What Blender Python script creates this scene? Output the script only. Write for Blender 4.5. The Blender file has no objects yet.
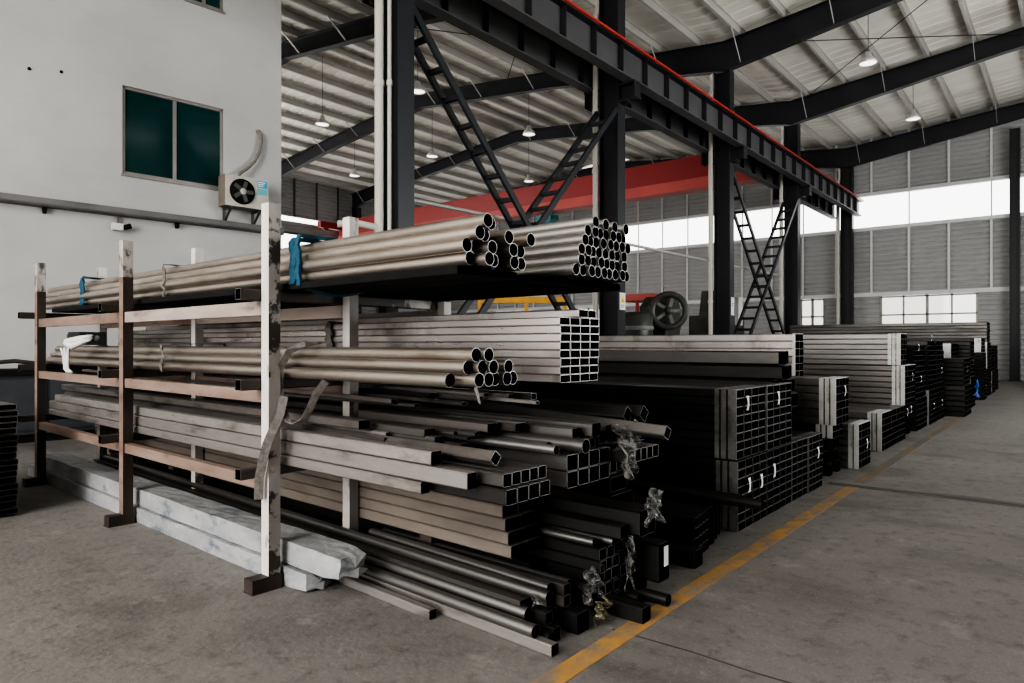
import bpy, math, random
from mathutils import Vector, Matrix
random.seed(7)
C = bpy.context.scene.collection
PI = math.pi
R = math.radians

# ------------------------------------------------------------------ materials
def mat(name, col, col2=None, rough=.6, rough2=None, metal=0., scale=(3, 3, 3), detail=6, lo=.35, hi=.65,
        bump=0., bscale=40., spec=None, rnd=0., coords='Object', dirt=None, dirt_scale=(1, 1, 1), dirt_lo=.55, dirt_hi=.7):
    m = bpy.data.materials.new(name)
    m.use_nodes = True
    nt = m.node_tree
    N, L = nt.nodes, nt.links
    b = N['Principled BSDF']
    b.inputs['Metallic'].default_value = metal
    b.inputs['Roughness'].default_value = rough
    b.inputs['Base Color'].default_value = (*col, 1)
    if spec is not None:
        b.inputs['Specular IOR Level'].default_value = spec
    tc = N.new('ShaderNodeTexCoord')
    vec = tc.outputs[coords]
    if rnd:
        oi = N.new('ShaderNodeObjectInfo')
        ad = N.new('ShaderNodeVectorMath'); ad.operation = 'MULTIPLY_ADD'
        L.new(oi.outputs['Random'], ad.inputs[0])
        ad.inputs[1].default_value = (17, 31, 23)
        L.new(vec, ad.inputs[2])
        vec = ad.outputs[0]
    if col2 is None:
        col2 = col
    mp = N.new('ShaderNodeMapping'); mp.inputs['Scale'].default_value = scale
    L.new(vec, mp.inputs['Vector'])
    no = N.new('ShaderNodeTexNoise'); no.inputs['Scale'].default_value = 1.; no.inputs['Detail'].default_value = detail
    no.inputs['Roughness'].default_value = .6
    L.new(mp.outputs[0], no.inputs['Vector'])
    rp = N.new('ShaderNodeMapRange'); rp.inputs['From Min'].default_value = lo; rp.inputs['From Max'].default_value = hi
    L.new(no.outputs['Fac'], rp.inputs['Value'])
    mx = N.new('ShaderNodeMix'); mx.data_type = 'RGBA'
    mx.inputs['A'].default_value = (*col, 1); mx.inputs['B'].default_value = (*col2, 1)
    L.new(rp.outputs[0], mx.inputs['Factor'])
    out = mx.outputs['Result']
    if dirt is not None:
        mp2 = N.new('ShaderNodeMapping'); mp2.inputs['Scale'].default_value = dirt_scale
        mp2.inputs['Location'].default_value = (5.3, 2.1, 9.7)
        L.new(vec, mp2.inputs['Vector'])
        n2 = N.new('ShaderNodeTexNoise'); n2.inputs['Scale'].default_value = 1.; n2.inputs['Detail'].default_value = 8
        n2.inputs['Roughness'].default_value = .65
        L.new(mp2.outputs[0], n2.inputs['Vector'])
        r2 = N.new('ShaderNodeMapRange'); r2.inputs['From Min'].default_value = dirt_lo; r2.inputs['From Max'].default_value = dirt_hi
        L.new(n2.outputs['Fac'], r2.inputs['Value'])
        m2 = N.new('ShaderNodeMix'); m2.data_type = 'RGBA'
        L.new(out, m2.inputs['A']); m2.inputs['B'].default_value = (*dirt, 1)
        L.new(r2.outputs[0], m2.inputs['Factor'])
        out = m2.outputs['Result']
    if rnd:
        hv = N.new('ShaderNodeHueSaturation')
        mr = N.new('ShaderNodeMapRange'); mr.inputs['To Min'].default_value = 1 - rnd; mr.inputs['To Max'].default_value = 1 + rnd
        L.new(oi.outputs['Random'], mr.inputs['Value'])
        L.new(mr.outputs[0], hv.inputs['Value']); L.new(out, hv.inputs['Color'])
        out = hv.outputs[0]
    L.new(out, b.inputs['Base Color'])
    if rough2 is not None:
        rr = N.new('ShaderNodeMapRange'); rr.inputs['To Min'].default_value = rough; rr.inputs['To Max'].default_value = rough2
        L.new(rp.outputs[0], rr.inputs['Value']); L.new(rr.outputs[0], b.inputs['Roughness'])
    if bump:
        n3 = N.new('ShaderNodeTexNoise'); n3.inputs['Scale'].default_value = bscale; n3.inputs['Detail'].default_value = 5
        L.new(vec, n3.inputs['Vector'])
        bp = N.new('ShaderNodeBump'); bp.inputs['Strength'].default_value = bump; bp.inputs['Distance'].default_value = .02
        L.new(n3.outputs['Fac'], bp.inputs['Height']); L.new(bp.outputs[0], b.inputs['Normal'])
    return m

M = {}
# floor: worn concrete
M['floor'] = mat('worn_concrete', (.155, .145, .134), (.225, .212, .197), rough=.62, rough2=.8, scale=(.55, .55, .55), detail=10, lo=.3, hi=.7,
                 bump=.25, bscale=22, dirt=(.085, .078, .071), dirt_scale=(1.7, .9, 1), dirt_lo=.52, dirt_hi=.80, spec=.35)
def speckle(m):
    nt = m.node_tree; N, L = nt.nodes, nt.links
    b = N['Principled BSDF']; src = b.inputs['Base Color'].links[0].from_socket
    tc = N.new('ShaderNodeTexCoord')
    for sc_, lo, hi, col, f in ((9., .52, .72, (.075, .068, .06), .75), (46., .55, .70, (.30, .285, .265), .55), (95., .56, .68, (.05, .046, .042), .7), (3.2, .58, .66, (.27, .255, .235), .45)):
        n = N.new('ShaderNodeTexNoise'); n.inputs['Scale'].default_value = sc_; n.inputs['Detail'].default_value = 6; n.inputs['Roughness'].default_value = .7
        L.new(tc.outputs['Object'], n.inputs['Vector'])
        r = N.new('ShaderNodeMapRange'); r.inputs['From Min'].default_value = lo; r.inputs['From Max'].default_value = hi; r.inputs['To Max'].default_value = f
        L.new(n.outputs['Fac'], r.inputs['Value'])
        x = N.new('ShaderNodeMix'); x.data_type = 'RGBA'; x.inputs['B'].default_value = (*col, 1)
        L.new(r.outputs[0], x.inputs['Factor']); L.new(src, x.inputs['A']); src = x.outputs['Result']
    L.new(src, b.inputs['Base Color'])
speckle(M['floor'])
M['line'] = mat('worn_yellow_paint', (.46, .255, .075), (.34, .20, .08), rough=.7, scale=(5, 5, 5), dirt=(.20, .175, .15), dirt_scale=(7, 11, 1), dirt_lo=.43, dirt_hi=.64, spec=.3)
M['line_faded'] = mat('faded_yellow_paint', (.26, .165, .07), (.20, .145, .085), rough=.75, scale=(5, 5, 5), dirt=(.14, .13, .12), dirt_scale=(2, 5, 1), dirt_lo=.36, dirt_hi=.56, spec=.3)
M['kerb'] = mat('dusty_floor_channel', (.10, .095, .09), (.20, .19, .18), rough=.8, scale=(3, .6, 3), lo=.4, hi=.6)
M['joint'] = mat('dark_joint', (.035, .032, .03), (.07, .065, .06), rough=.9, scale=(4, 4, 4))
M['plaster'] = mat('white_plaster', (.42, .414, .407), (.475, .468, .46), rough=.9, scale=(.5, .5, .5), bump=.06, bscale=9, dirt=(.38, .375, .37), dirt_scale=(.5, .5, 1.2), dirt_lo=.5, dirt_hi=.85, spec=.2)
M['siding'] = mat('grey_siding', (.30, .298, .295), (.35, .347, .343), rough=.6, scale=(.3, .3, .3), spec=.3)
M['sidetrim'] = mat('pale_sheet_trim', (.52, .52, .52), (.6, .6, .6), rough=.5, scale=(1, 1, 1))
M['roof'] = mat('pale_roof_sheet', (.76, .73, .66), (.68, .65, .585), rough=.6, scale=(.9, .04, .04), detail=2, dirt=(.42, .37, .31), dirt_scale=(.22, .12, .1), dirt_lo=.60, dirt_hi=.80)
M['galv'] = mat('galvanised_purlin', (.48, .465, .43), (.38, .365, .34), rough=.5, metal=.2, scale=(.4, 6, 6))
M['stay'] = mat('bright_stay', (.62, .62, .60), rough=.45, metal=.4)
M['steel_blue'] = mat('dark_blue_grey_paint', (.015, .016, .0185), (.022, .023, .026), rough=.45, scale=(1, 1, 1), spec=.4)
M['steel_mid'] = mat('grey_paint_stiffened_web', (.075, .075, .077), (.095, .095, .096), rough=.5, scale=(1, 1, 1))
M['pvc'] = mat('cream_plastic_pipe', (.52, .50, .455), (.43, .41, .37), rough=.5, scale=(3, 3, .6))
M['red'] = mat('red_crane_paint', (.30, .034, .033), (.25, .029, .029), rough=.45, scale=(.6, .6, .6))
M['redlight'] = mat('lit_red_flange', (.50, .115, .10), (.43, .095, .085), rough=.4, scale=(.6, .6, .6))  # lighter red: light on the girder's lower flange put into the colour
M['busbar'] = mat('red_conductor', (.48, .05, .04), rough=.4)
M['yellow'] = mat('yellow_machine_paint', (.80, .42, .05), (.62, .32, .05), rough=.5, scale=(3, 3, 3))
M['teal'] = mat('teal_hoist_paint', (.03, .16, .15), (.02, .10, .10), rough=.5)
M['machine'] = mat('oily_grey_cast_iron', (.035, .037, .033), (.07, .072, .064), rough=.45, scale=(3, 3, 3), metal=.2)
M['machine_grey'] = mat('dusty_grey_machine', (.24, .235, .22), (.15, .148, .14), rough=.6, scale=(3, 3, 3))
M['white'] = mat('white_enamel', (.70, .69, .66), (.62, .61, .58), rough=.4, scale=(2, 2, 2))
M['paper'] = mat('white_paper', (.82, .82, .80), (.74, .74, .72), rough=.8, scale=(9, 9, 9))
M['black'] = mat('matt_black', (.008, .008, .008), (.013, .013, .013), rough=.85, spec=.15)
M['rubber'] = mat('black_rubber', (.02, .02, .02), (.03, .03, .03), rough=.7)
M['alu'] = mat('window_aluminium', (.30, .28, .26), (.24, .23, .21), rough=.45, metal=.4)
M['ductgrey'] = mat('weathered_grey_ledge', (.10, .10, .10), (.17, .165, .16), rough=.7, scale=(1, 1, 3))
M['accream'] = mat('aged_white_case', (.50, .475, .42), (.40, .37, .32), rough=.5, scale=(4, 4, 4))
M['acside'] = mat('dusty_case_side', (.22, .19, .155), (.16, .14, .115), rough=.6, scale=(4, 4, 4))
M['acblue'] = mat('blue_energy_sticker', (.02, .30, .52), (.03, .36, .56), rough=.5)
M['acteal'] = mat('teal_sticker', (.10, .40, .42), rough=.5)
M['hose'] = mat('wrapped_grey_hose', (.22, .21, .195), (.14, .135, .125), rough=.8, scale=(20, 20, 20))
# steel stock
ST = (1.5, .55, 1.5)
M['pipe_bright'] = mat('bright_warm_steel', (.58, .52, .46), (.42, .37, .325), rough=.30, rough2=.45, metal=.92, scale=(7, 1.1, 7), rnd=.12, dirt=(.22, .17, .13), dirt_scale=(5, .9, 5), dirt_lo=.5, dirt_hi=.75)
M['pipe_grey'] = mat('grey_steel', (.44, .42, .40), (.30, .285, .27), rough=.32, rough2=.5, metal=.9, scale=(7, .8, 7), rnd=.12, dirt=(.16, .14, .12), dirt_scale=(5, .6, 5), dirt_lo=.52, dirt_hi=.75)
M['tube_silver'] = mat('clean_silver_steel', (.62, .575, .55), (.44, .405, .385), rough=.26, rough2=.42, metal=.95, scale=(1.5, .9, 5), rnd=.10, dirt=(.16, .14, .125), dirt_scale=(.8, 1.3, .8), dirt_lo=.54, dirt_hi=.70)
M['tube_tan'] = mat('dusty_tan_steel', (.30, .27, .245), (.17, .15, .135), rough=.5, rough2=.7, metal=.35, scale=(5, 1.2, 5), rnd=.15, dirt=(.12, .095, .08), dirt_scale=(6, 1.4, 6), dirt_lo=.52, dirt_hi=.72)
M['tube_wood'] = mat('dusty_beige_steel', (.185, .155, .128), (.115, .096, .08), rough=.7, metal=.1, scale=(5, 1.5, 5), rnd=.1, dirt=(.13, .10, .08), dirt_scale=(6, 1.4, 6), dirt_lo=.55, dirt_hi=.75)
M['tube_mid'] = mat('mid_grey_steel', (.17, .16, .15), (.10, .094, .088), rough=.36, rough2=.5, metal=.8, scale=(5, .8, 5), rnd=.2)
M['tube_dark'] = mat('dark_mill_steel', (.050, .048, .046), (.028, .027, .026), rough=.34, rough2=.5, metal=.7, scale=(5, .8, 5), rnd=.25)
M['tube_black'] = mat('black_mill_steel', (.024, .023, .022), (.014, .0135, .013), rough=.4, rough2=.55, metal=.5, scale=(5, .8, 5), rnd=.2)
M['pipe_dark'] = mat('dark_polished_pipe_steel', (.30, .288, .275), (.19, .182, .172), rough=.33, rough2=.45, metal=.9, scale=(6, .8, 6), rnd=.2)
M['rim'] = mat('cut_steel_edge', (.30, .29, .28), (.20, .195, .19), rough=.35, metal=.7, scale=(8, 8, 8))
M['rim_dark'] = mat('dull_cut_edge', (.11, .107, .10), (.06, .058, .055), rough=.4, metal=.6, scale=(8, 8, 8))
M['inside'] = mat('tube_inside_shade', (.004, .0039, .0038), (.007, .0068, .0065), rough=.8, spec=.1)  # near-black, the shade inside hollow tubes put into the colour
M['tube_grey'] = mat('satin_grey_steel', (.27, .26, .25), (.17, .164, .158), rough=.28, rough2=.42, metal=.9, scale=(4, .7, 4), rnd=.08)
M['tube_pale'] = mat('pale_scuffed_steel', (.46, .43, .405), (.24, .22, .205), rough=.30, rough2=.6, metal=.7, scale=(6, 1.2, 6), rnd=.1, dirt=(.10, .085, .075), dirt_scale=(5, 1.6, 5), dirt_lo=.53, dirt_hi=.70)
M['tube_worn'] = mat('worn_brown_grey_steel', (.20, .182, .168), (.11, .10, .093), rough=.28, rough2=.55, metal=.75, scale=(6, 1.0, 6), rnd=.3, dirt=(.05, .04, .036), dirt_scale=(5, 1.4, 5), dirt_lo=.52, dirt_hi=.70)
# rack
M['rack_rail'] = mat('worn_pale_rail', (.36, .31, .28), (.26, .205, .175), rough=.6, scale=(5, 1.1, 5), dirt=(.10, .07, .055), dirt_scale=(6, 1.4, 6), dirt_lo=.54, dirt_hi=.68)
M['rack_grey'] = mat('chipped_grey_post_paint', (.26, .235, .215), (.40, .37, .345), rough=.55, scale=(9, 9, 5), dirt=(.06, .05, .042), dirt_scale=(11, 11, 7), dirt_lo=.52, dirt_hi=.60)
M['rack_pale'] = mat('grey_rear_post_paint', (.34, .315, .295), (.27, .245, .225), rough=.55, scale=(6, 6, 2.5), dirt=(.08, .065, .055), dirt_scale=(5, 5, 3), dirt_lo=.58, dirt_hi=.64)
M['rack_patch'] = mat('patched_grey_post_paint', (.33, .305, .285), (.45, .42, .395), rough=.55, scale=(7, 7, 2.5), dirt=(.05, .042, .036), dirt_scale=(2.5, 2.5, 2.6), dirt_lo=.50, dirt_hi=.53)
M['rack_white'] = mat('chipped_white_rack_paint', (.62, .585, .545), (.50, .465, .425), rough=.55, scale=(6, 6, 2.2), dirt=(.075, .055, .045), dirt_scale=(3.5, 3.5, 1.6), dirt_lo=.56, dirt_hi=.63)
M['rack_rust'] = mat('rusty_rack_paint', (.155, .098, .075), (.235, .172, .14), rough=.65, scale=(5, 1.1, 5), dirt=(.07, .045, .035), dirt_scale=(5, 1.6, 5), dirt_lo=.55, dirt_hi=.68)
M['rack_dark'] = mat('blackened_rack_steel', (.032, .025, .021), (.075, .055, .045), rough=.55, scale=(4, 4, 2), metal=.2)
M['rack_mix'] = mat('half_stripped_rack_paint', (.045, .036, .030), (.085, .066, .055), rough=.55, scale=(4, 4, 1.2), dirt=(.50, .46, .42), dirt_scale=(2.2, 2.2, 1.1), dirt_lo=.56, dirt_hi=.60)
# straps and films
M['blue'] = mat('blue_webbing', (.005, .045, .08), (.01, .075, .125), rough=.7, scale=(30, 30, 30), bump=.4, bscale=120)
M['strap'] = mat('grey_webbing', (.16, .145, .13), (.085, .077, .07), rough=.8, scale=(30, 30, 30), bump=.4, bscale=120)
M['rag'] = mat('white_cloth', (.62, .60, .57), (.50, .48, .455), rough=.9, scale=(14, 14, 14))
M['wrap'] = mat('silver_white_wrap', (.46, .455, .44), (.62, .615, .60), rough=.4, metal=.15, scale=(6, 6, 5), dirt=(.14, .135, .13), dirt_scale=(7, 7, 4), dirt_lo=.55, dirt_hi=.72)
M['wrap_dull'] = mat('dull_wrap', (.11, .107, .10), (.20, .196, .185), rough=.4, metal=.2, scale=(6, 6, 9), dirt=(.05, .048, .045), dirt_scale=(9, 9, 5), dirt_lo=.5, dirt_hi=.66)
M['package'] = mat('white_plastic_wrapping', (.36, .36, .36), (.25, .258, .27), rough=.28, scale=(5, 2, 5), dirt=(.10, .125, .155), dirt_scale=(7, 3.5, 7), dirt_lo=.54, dirt_hi=.68, bump=.6, bscale=16)
M['holes'] = M['black']
M['tray'] = mat('dull_grey_section', (.16, .155, .15), (.10, .097, .094), rough=.5, metal=.4, scale=(6, 6, 6))
M['bench'] = mat('dark_blue_grey_bench', (.028, .032, .038), (.045, .05, .056), rough=.6)
M['sign_y'] = mat('sign_yellow', (.75, .55, .03), rough=.5)
M['signwhite'] = mat('sign_white', (.66, .66, .64), rough=.5)
M['rag_blue'] = mat('bright_blue_plastic', (.012, .05, .22), (.02, .08, .28), rough=.5)
M['darkred'] = mat('dark_red_box', (.16, .015, .018), (.11, .012, .014), rough=.5)

def glassy(name, tint, gl=.12, rough=.05):
    m = bpy.data.materials.new(name); m.use_nodes = True
    nt = m.node_tree; N, L = nt.nodes, nt.links
    for n in list(N): N.remove(n)
    o = N.new('ShaderNodeOutputMaterial'); mx = N.new('ShaderNodeMixShader')
    t = N.new('ShaderNodeBsdfTransparent'); g = N.new('ShaderNodeBsdfGlossy')
    t.inputs[0].default_value = (*tint, 1); g.inputs['Roughness'].default_value = rough
    no = N.new('ShaderNodeTexNoise'); no.inputs['Scale'].default_value = 3.
    mr = N.new('ShaderNodeMapRange'); mr.inputs['To Min'].default_value = gl * .7; mr.inputs['To Max'].default_value = gl * 1.3
    L.new(no.outputs['Fac'], mr.inputs['Value']); L.new(mr.outputs[0], mx.inputs[0])
    L.new(t.outputs[0], mx.inputs[1]); L.new(g.outputs[0], mx.inputs[2]); L.new(mx.outputs[0], o.inputs[0])
    return m
M['pane'] = glassy('clear_pane', (.97, .98, .98))
M['pane_frost'] = glassy('dusty_pane', (.40, .40, .39))
M['pane_green'] = mat('dark_teal_tinted_glass', (.004, .030, .030), (.006, .042, .042), rough=.12, scale=(.6, .6, .6), spec=.5)

def film_mat(name, alpha=.42, col=(.26, .255, .245)):
    m = bpy.data.materials.new(name); m.use_nodes = True
    nt = m.node_tree; N, L = nt.nodes, nt.links
    b = N['Principled BSDF']; b.inputs['Base Color'].default_value = (*col, 1); b.inputs['Roughness'].default_value = .25
    o = N['Material Output']; mx = N.new('ShaderNodeMixShader'); t = N.new('ShaderNodeBsdfTransparent')
    no = N.new('ShaderNodeTexNoise'); no.inputs['Scale'].default_value = 28.; no.inputs['Detail'].default_value = 5
    tc = N.new('ShaderNodeTexCoord'); L.new(tc.outputs['Object'], no.inputs['Vector'])
    mr = N.new('ShaderNodeMapRange'); mr.inputs['From Min'].default_value = .35; mr.inputs['From Max'].default_value = .65
    mr.inputs['To Min'].default_value = alpha - .35; mr.inputs['To Max'].default_value = min(1, alpha + .35)
    L.new(no.outputs['Fac'], mr.inputs['Value']); L.new(mr.outputs[0], mx.inputs[0])
    L.new(t.outputs[0], mx.inputs[1]); L.new(b.outputs[0], mx.inputs[2]); L.new(mx.outputs[0], o.inputs[0])
    return m
M['film'] = film_mat('crumpled_clear_film')
M['film_y'] = film_mat('yellowed_film', .5, (.26, .235, .15))

def emit(name, col, st):
    m = bpy.data.materials.new(name); m.use_nodes = True
    b = m.node_tree.nodes['Principled BSDF']
    b.inputs['Base Color'].default_value = (*col, 1)
    b.inputs['Emission Color'].default_value = (*col, 1); b.inputs['Emission Strength'].default_value = st
    return m
M['lampglow'] = emit('lamp_lens', (1, .97, .9), 1.6)

# ------------------------------------------------------------------ mesh builder
class MB:
    def __init__(self):
        self.v, self.f, self.mi, self.sm = [], [], [], []
    def add(self, vs, fs, mi=0, smooth=False, X=None):
        o = len(self.v)
        if X is not None:
            vs = [X @ Vector(p) for p in vs]
        self.v += [tuple(p) for p in vs]
        for f in fs:
            self.f.append(tuple(i + o for i in f)); self.mi.append(mi); self.sm.append(smooth)
        return self
    def box(self, x0, x1, y0, y1, z0, z1, mi=0, X=None):
        vs = [(x, y, z) for z in (z0, z1) for y in (y0, y1) for x in (x0, x1)]
        return self.add(vs, [(0, 2, 3, 1), (4, 5, 7, 6), (0, 1, 5, 4), (2, 6, 7, 3), (0, 4, 6, 2), (1, 3, 7, 5)], mi, False, X)
    def prism(self, pts, y0, y1, mi=0, X=None, smooth=False):      # polygon in XZ swept along Y
        n = len(pts)
        vs = [(p[0], y0, p[1]) for p in pts] + [(p[0], y1, p[1]) for p in pts]
        fs = [(i, (i + 1) % n, n + (i + 1) % n, n + i) for i in range(n)]
        self.add(vs, fs, mi, smooth, X)
        return self.add(vs, [tuple(range(n))[::-1], tuple(range(n, 2 * n))], mi, False, X)
    def bar(self, a, b, w, h, mi=0, up=(0, 0, 1)):                 # box from a to b
        a, b = Vector(a), Vector(b); d = b - a; ln = d.length; d.normalize()
        s = d.cross(Vector(up))
        if s.length < 1e-4: s = d.cross(Vector((1, 0, 0)))
        s.normalize(); u = s.cross(d)
        X = Matrix(((s.x, d.x, u.x, a.x), (s.y, d.y, u.y, a.y), (s.z, d.z, u.z, a.z), (0, 0, 0, 1)))
        return self.box(-w / 2, w / 2, 0, ln, -h / 2, h / 2, mi, X)
    def path(self, pts, r, n=8, mi=0, closed=False, flat=None, wdir=None):   # tube (or flat band) along points
        P = [Vector(p) for p in pts]; k = len(P)
        rings = []
        pu = None
        for i, p in enumerate(P):
            if closed: t = P[(i + 1) % k] - P[i - 1]
            else: t = P[min(i + 1, k - 1)] - P[max(i - 1, 0)]
            if t.length < 1e-9: t = Vector((0, 0, 1))
            t.normalize()
            if wdir is not None:
                a = Vector(wdir) - t * t.dot(Vector(wdir))
                if a.length < 1e-4: a = t.orthogonal()
                a.normalize()
            else:
                a = t.orthogonal() if pu is None else pu - t * pu.dot(t)
                if a.length < 1e-4: a = t.orthogonal()
                a.normalize()
            pu = a
            b = t.cross(a)
            if flat: ring = [p + a * r + b * flat, p - a * r + b * flat, p - a * r - b * flat, p + a * r - b * flat]
            else: ring = [p + a * r * math.cos(2 * PI * j / n) + b * r * math.sin(2 * PI * j / n) for j in range(n)]
            rings.append(ring)
        m = len(rings[0]); vs = [q for g in rings for q in g]; fs = []
        for i in range(k if closed else k - 1):
            i2 = (i + 1) % k
            for j in range(m):
                fs.append((i * m + j, i * m + (j + 1) % m, i2 * m + (j + 1) % m, i2 * m + j))
        self.add(vs, fs, mi, not flat)
        if not closed:
            self.add(vs, [tuple(range(m))[::-1], tuple(range((k - 1) * m, k * m))], mi)
        return self
    def lathe(self, prof, n=20, mi=0, X=None, smooth=True):         # profile (r, z) about Z
        vs = []
        for r, z in prof:
            for j in range(n):
                a = 2 * PI * j / n; vs.append((r * math.cos(a), r * math.sin(a), z))
        fs = []
        for i in range(len(prof) - 1):
            for j in range(n):
                fs.append((i * n + j, i * n + (j + 1) % n, (i + 1) * n + (j + 1) % n, (i + 1) * n + j))
        return self.add(vs, fs, mi, smooth, X)
    def mesh(self, name, mats):
        me = bpy.data.meshes.new(name)
        me.from_pydata(self.v, [], self.f)
        for m in (mats if isinstance(mats, (list, tuple)) else [mats]): me.materials.append(M[m])
        me.polygons.foreach_set('material_index', self.mi)
        me.polygons.foreach_set('use_smooth', self.sm)
        me.validate(); me.update()
        return me
    def build(self, name, mats, parent=None):
        return put(name, self.mesh(name, mats), parent)

def put(name, me, parent=None, loc=(0, 0, 0), rot=(0, 0, 0)):
    o = bpy.data.objects.new(name, me); C.objects.link(o)
    o.location = loc; o.rotation_euler = rot
    if parent is not None: o.parent = parent
    return o
def tag(o, label=None, cat=None, group=None, kind=None):
    if label: o['label'] = label
    if cat: o['category'] = cat
    if group: o['group'] = group
    if kind: o['kind'] = kind
    return o
def thing(name, label, cat, loc=(0, 0, 0), rz=0, group=None):
    o = bpy.data.objects.new(name, None); C.objects.link(o)
    o.empty_display_size = .1
    o.location = loc; o.rotation_euler = (0, 0, rz)
    return tag(o, label, cat, group)
def struct(name, mb, mats):
    return tag(mb.build(name, mats), kind='structure')
ORD = ['first', 'second', 'third', 'fourth', 'fifth', 'sixth', 'seventh', 'eighth', 'ninth', 'tenth', 'eleventh', 'twelfth']

# ------------------------------------------------------------------ camera
cam = bpy.data.cameras.new('camera'); co = bpy.data.objects.new('camera', cam); C.objects.link(co)
cam.sensor_width = 36; cam.lens = 24.01; cam.shift_y = 2.5 / 1024
yaw = R(39.5)
co.location = (0, 0, 1.4); co.rotation_euler = (R(90), 0, -R(90) + yaw)
cam.clip_end = 300
bpy.context.scene.camera = co

# ------------------------------------------------------------------ building shell
XF, YS = 32.3, 32.3            # far wall, side wall
XN, YR = -9., -9.              # wall behind the camera, wall on the camera's right
YC = 7.6                       # column line
COLX = [.57, 6.57, 12.57, 18.57, 24.57]
def roof_top(y):               # top of the rafters
    if y <= -4.5: return 11.05 + (y + 4.5) * .1
    if y <= YC: return 11.05 - (y + 4.5) * .1
    if y <= 19.9: return 9.84 + (y - YC) * .115
    return 11.25 - (y - 19.9) * .1

m = MB(); m.box(XN, XF + .3, YR, YS + .3, -.2, 0)
struct('floor', m, 'floor')
m = MB(); m.box(1.0, 7.27, 1.625, 1.735, .0005, .003)
tag(m.build('floor_marking', 'line'), kind='structure')
m = MB(); m.box(7.47, 17., 1.625, 1.735, .0005, .003)
tag(m.build('floor_marking', 'line_faded'), kind='structure')
m = MB(); m.box(7.28, 7.46, -8.9, 1.9, .0005, .012, 0); m.box(7.30, 7.33, -8.9, 1.9, .012, .014, 1)
tag(m.build('floor_joint', ['kerb', 'joint']), kind='structure')
m = MB()
cr = [(2.9, 1.75), (2.905, 1.60), (2.915, 1.34), (2.90, 1.05), (2.91, .80), (2.905, .5), (2.90, .0), (2.89, -1.6)]
for a, b in zip(cr, cr[1:]): m.bar((*a, .0006), (*b, .0006), .012, .0012)
tag(m.build('floor_crack', 'joint'), kind='structure')

# corrugated siding helper: profile along z, wall in XY line from a to b
def siding(mb, a, b, z0, z1, n, pitch=.2, dep=.035, mi=0):
    a, b, n = Vector((*a, 0)), Vector((*b, 0)), Vector((*n, 0))
    k = max(1, round((z1 - z0) / pitch)); p = (z1 - z0) / k
    zz = []
    for i in range(k):
        z = z0 + i * p
        zz += [(z, 0), (z + .18 * p, dep), (z + .62 * p, dep), (z + .8 * p, 0)]
    zz.append((z1, 0))
    vs = []
    for z, d in zz:
        q = n * d
        vs += [(a.x + q.x, a.y + q.y, z), (b.x + q.x, b.y + q.y, z)]
    fs = [(2 * i, 2 * i + 1, 2 * i + 3, 2 * i + 2) for i in range(len(zz) - 1)]
    mb.add(vs, fs, mi)

# far wall (x = XF) with a strip opening and low windows
SILL, HEAD = 6.35, 7.72
def far_wall(x, y0, y1, gaps, ztop):
    mb = MB()
    siding(mb, (x, y0), (x, y1), 3.5, SILL, (-1, 0))
    siding(mb, (x, y0), (x, y1), HEAD, ztop, (-1, 0))
    ys = [y0] + [v for g in gaps for v in g[:2]] + [y1]
    for i in range(0, len(ys), 2): siding(mb, (x, ys[i]), (x, ys[i + 1]), 0, 3.5, (-1, 0))
    for g in gaps: siding(mb, (x, g[0]), (x, g[1]), 0, g[2], (-1, 0))
    return mb
low_win = [(2.95, 6.35, 1.7), (8.6, 9.6, 1.7), (19.5, 22.6, 1.7), (25., 28., 1.7)]
struct('wall_far', far_wall(XF, YR, YS, low_win, 11.3), 'siding')
# frame rails of the far wall
m = MB()
y = YR + .3
while y < YS:
    m.box(XF - .10, XF - .03, y - .04, y + .04, 3.55, SILL - .02); m.box(XF - .10, XF - .03, y - .04, y + .04, HEAD + .1, 11.0)
    y += 1.4
m.box(XF - .16, XF - .03, YR, YS, 3.42, 3.58)
m.box(XF - .2, XF - .03, YR, YS, SILL - .12, SILL + .02); m.box(XF - .2, XF - .03, YR, YS, HEAD - .02, HEAD + .12)
struct('trim_1', m, 'sidetrim')
# side wall (y = YS)
m = MB()
siding(m, (XN, YS), (XF, YS), 0, 5.6, (0, -1)); siding(m, (XN, YS), (XF, YS), 7.3, 7.95, (0, -1)); siding(m, (XN, YS), (XF, YS), 8.2, 10.6, (0, -1))
struct('wall_side', m, 'siding')
m = MB()
x = -3.
while x < XF:
    m.box(x - .04, x + .04, YS - .1, YS - .03, 0, 5.6); m.box(x - .04, x + .04, YS - .1, YS - .03, 8.2, 10.4); x += 1.4
m.box(XN, XF, YS - .15, YS - .03, 5.5, 5.66); m.box(XN, XF, YS - .15, YS - .03, 7.24, 7.36)
struct('trim_2', m, 'steel_mid')

# strip windows: panes with mullions
def strip_window(name, mull, pane, pm='pane'):
    o = tag(mull.build(name, 'alu'), kind='structure')
    pane.build('pane', pm, o)
    return o
m, p = MB(), MB()
p.add([(XF, YR, SILL), (XF, YS, SILL), (XF, YS, HEAD), (XF, YR, HEAD)], [(0, 1, 2, 3)])
y = YR + .3
while y < YS:
    m.box(XF - .03, XF + .03, y - .02, y + .02, SILL, HEAD - .02); y += 2.8 if y < 8 else 1.4
strip_window('window_1', m, p)
m, p = MB(), MB()
p.add([(XN, YS, 5.66), (XF, YS, 5.66), (XF, YS, 7.24), (XN, YS, 7.24)], [(0, 1, 2, 3)])
p.add([(XN, YS, 7.95), (XF, YS, 7.95), (XF, YS, 8.2), (XN, YS, 8.2)], [(0, 1, 2, 3)])
x = -3.
while x < XF: m.box(x - .03, x + .03, YS - .03, YS + .03, 5.66, 7.24); x += 2.8
strip_window('window_2', m, p)
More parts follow.
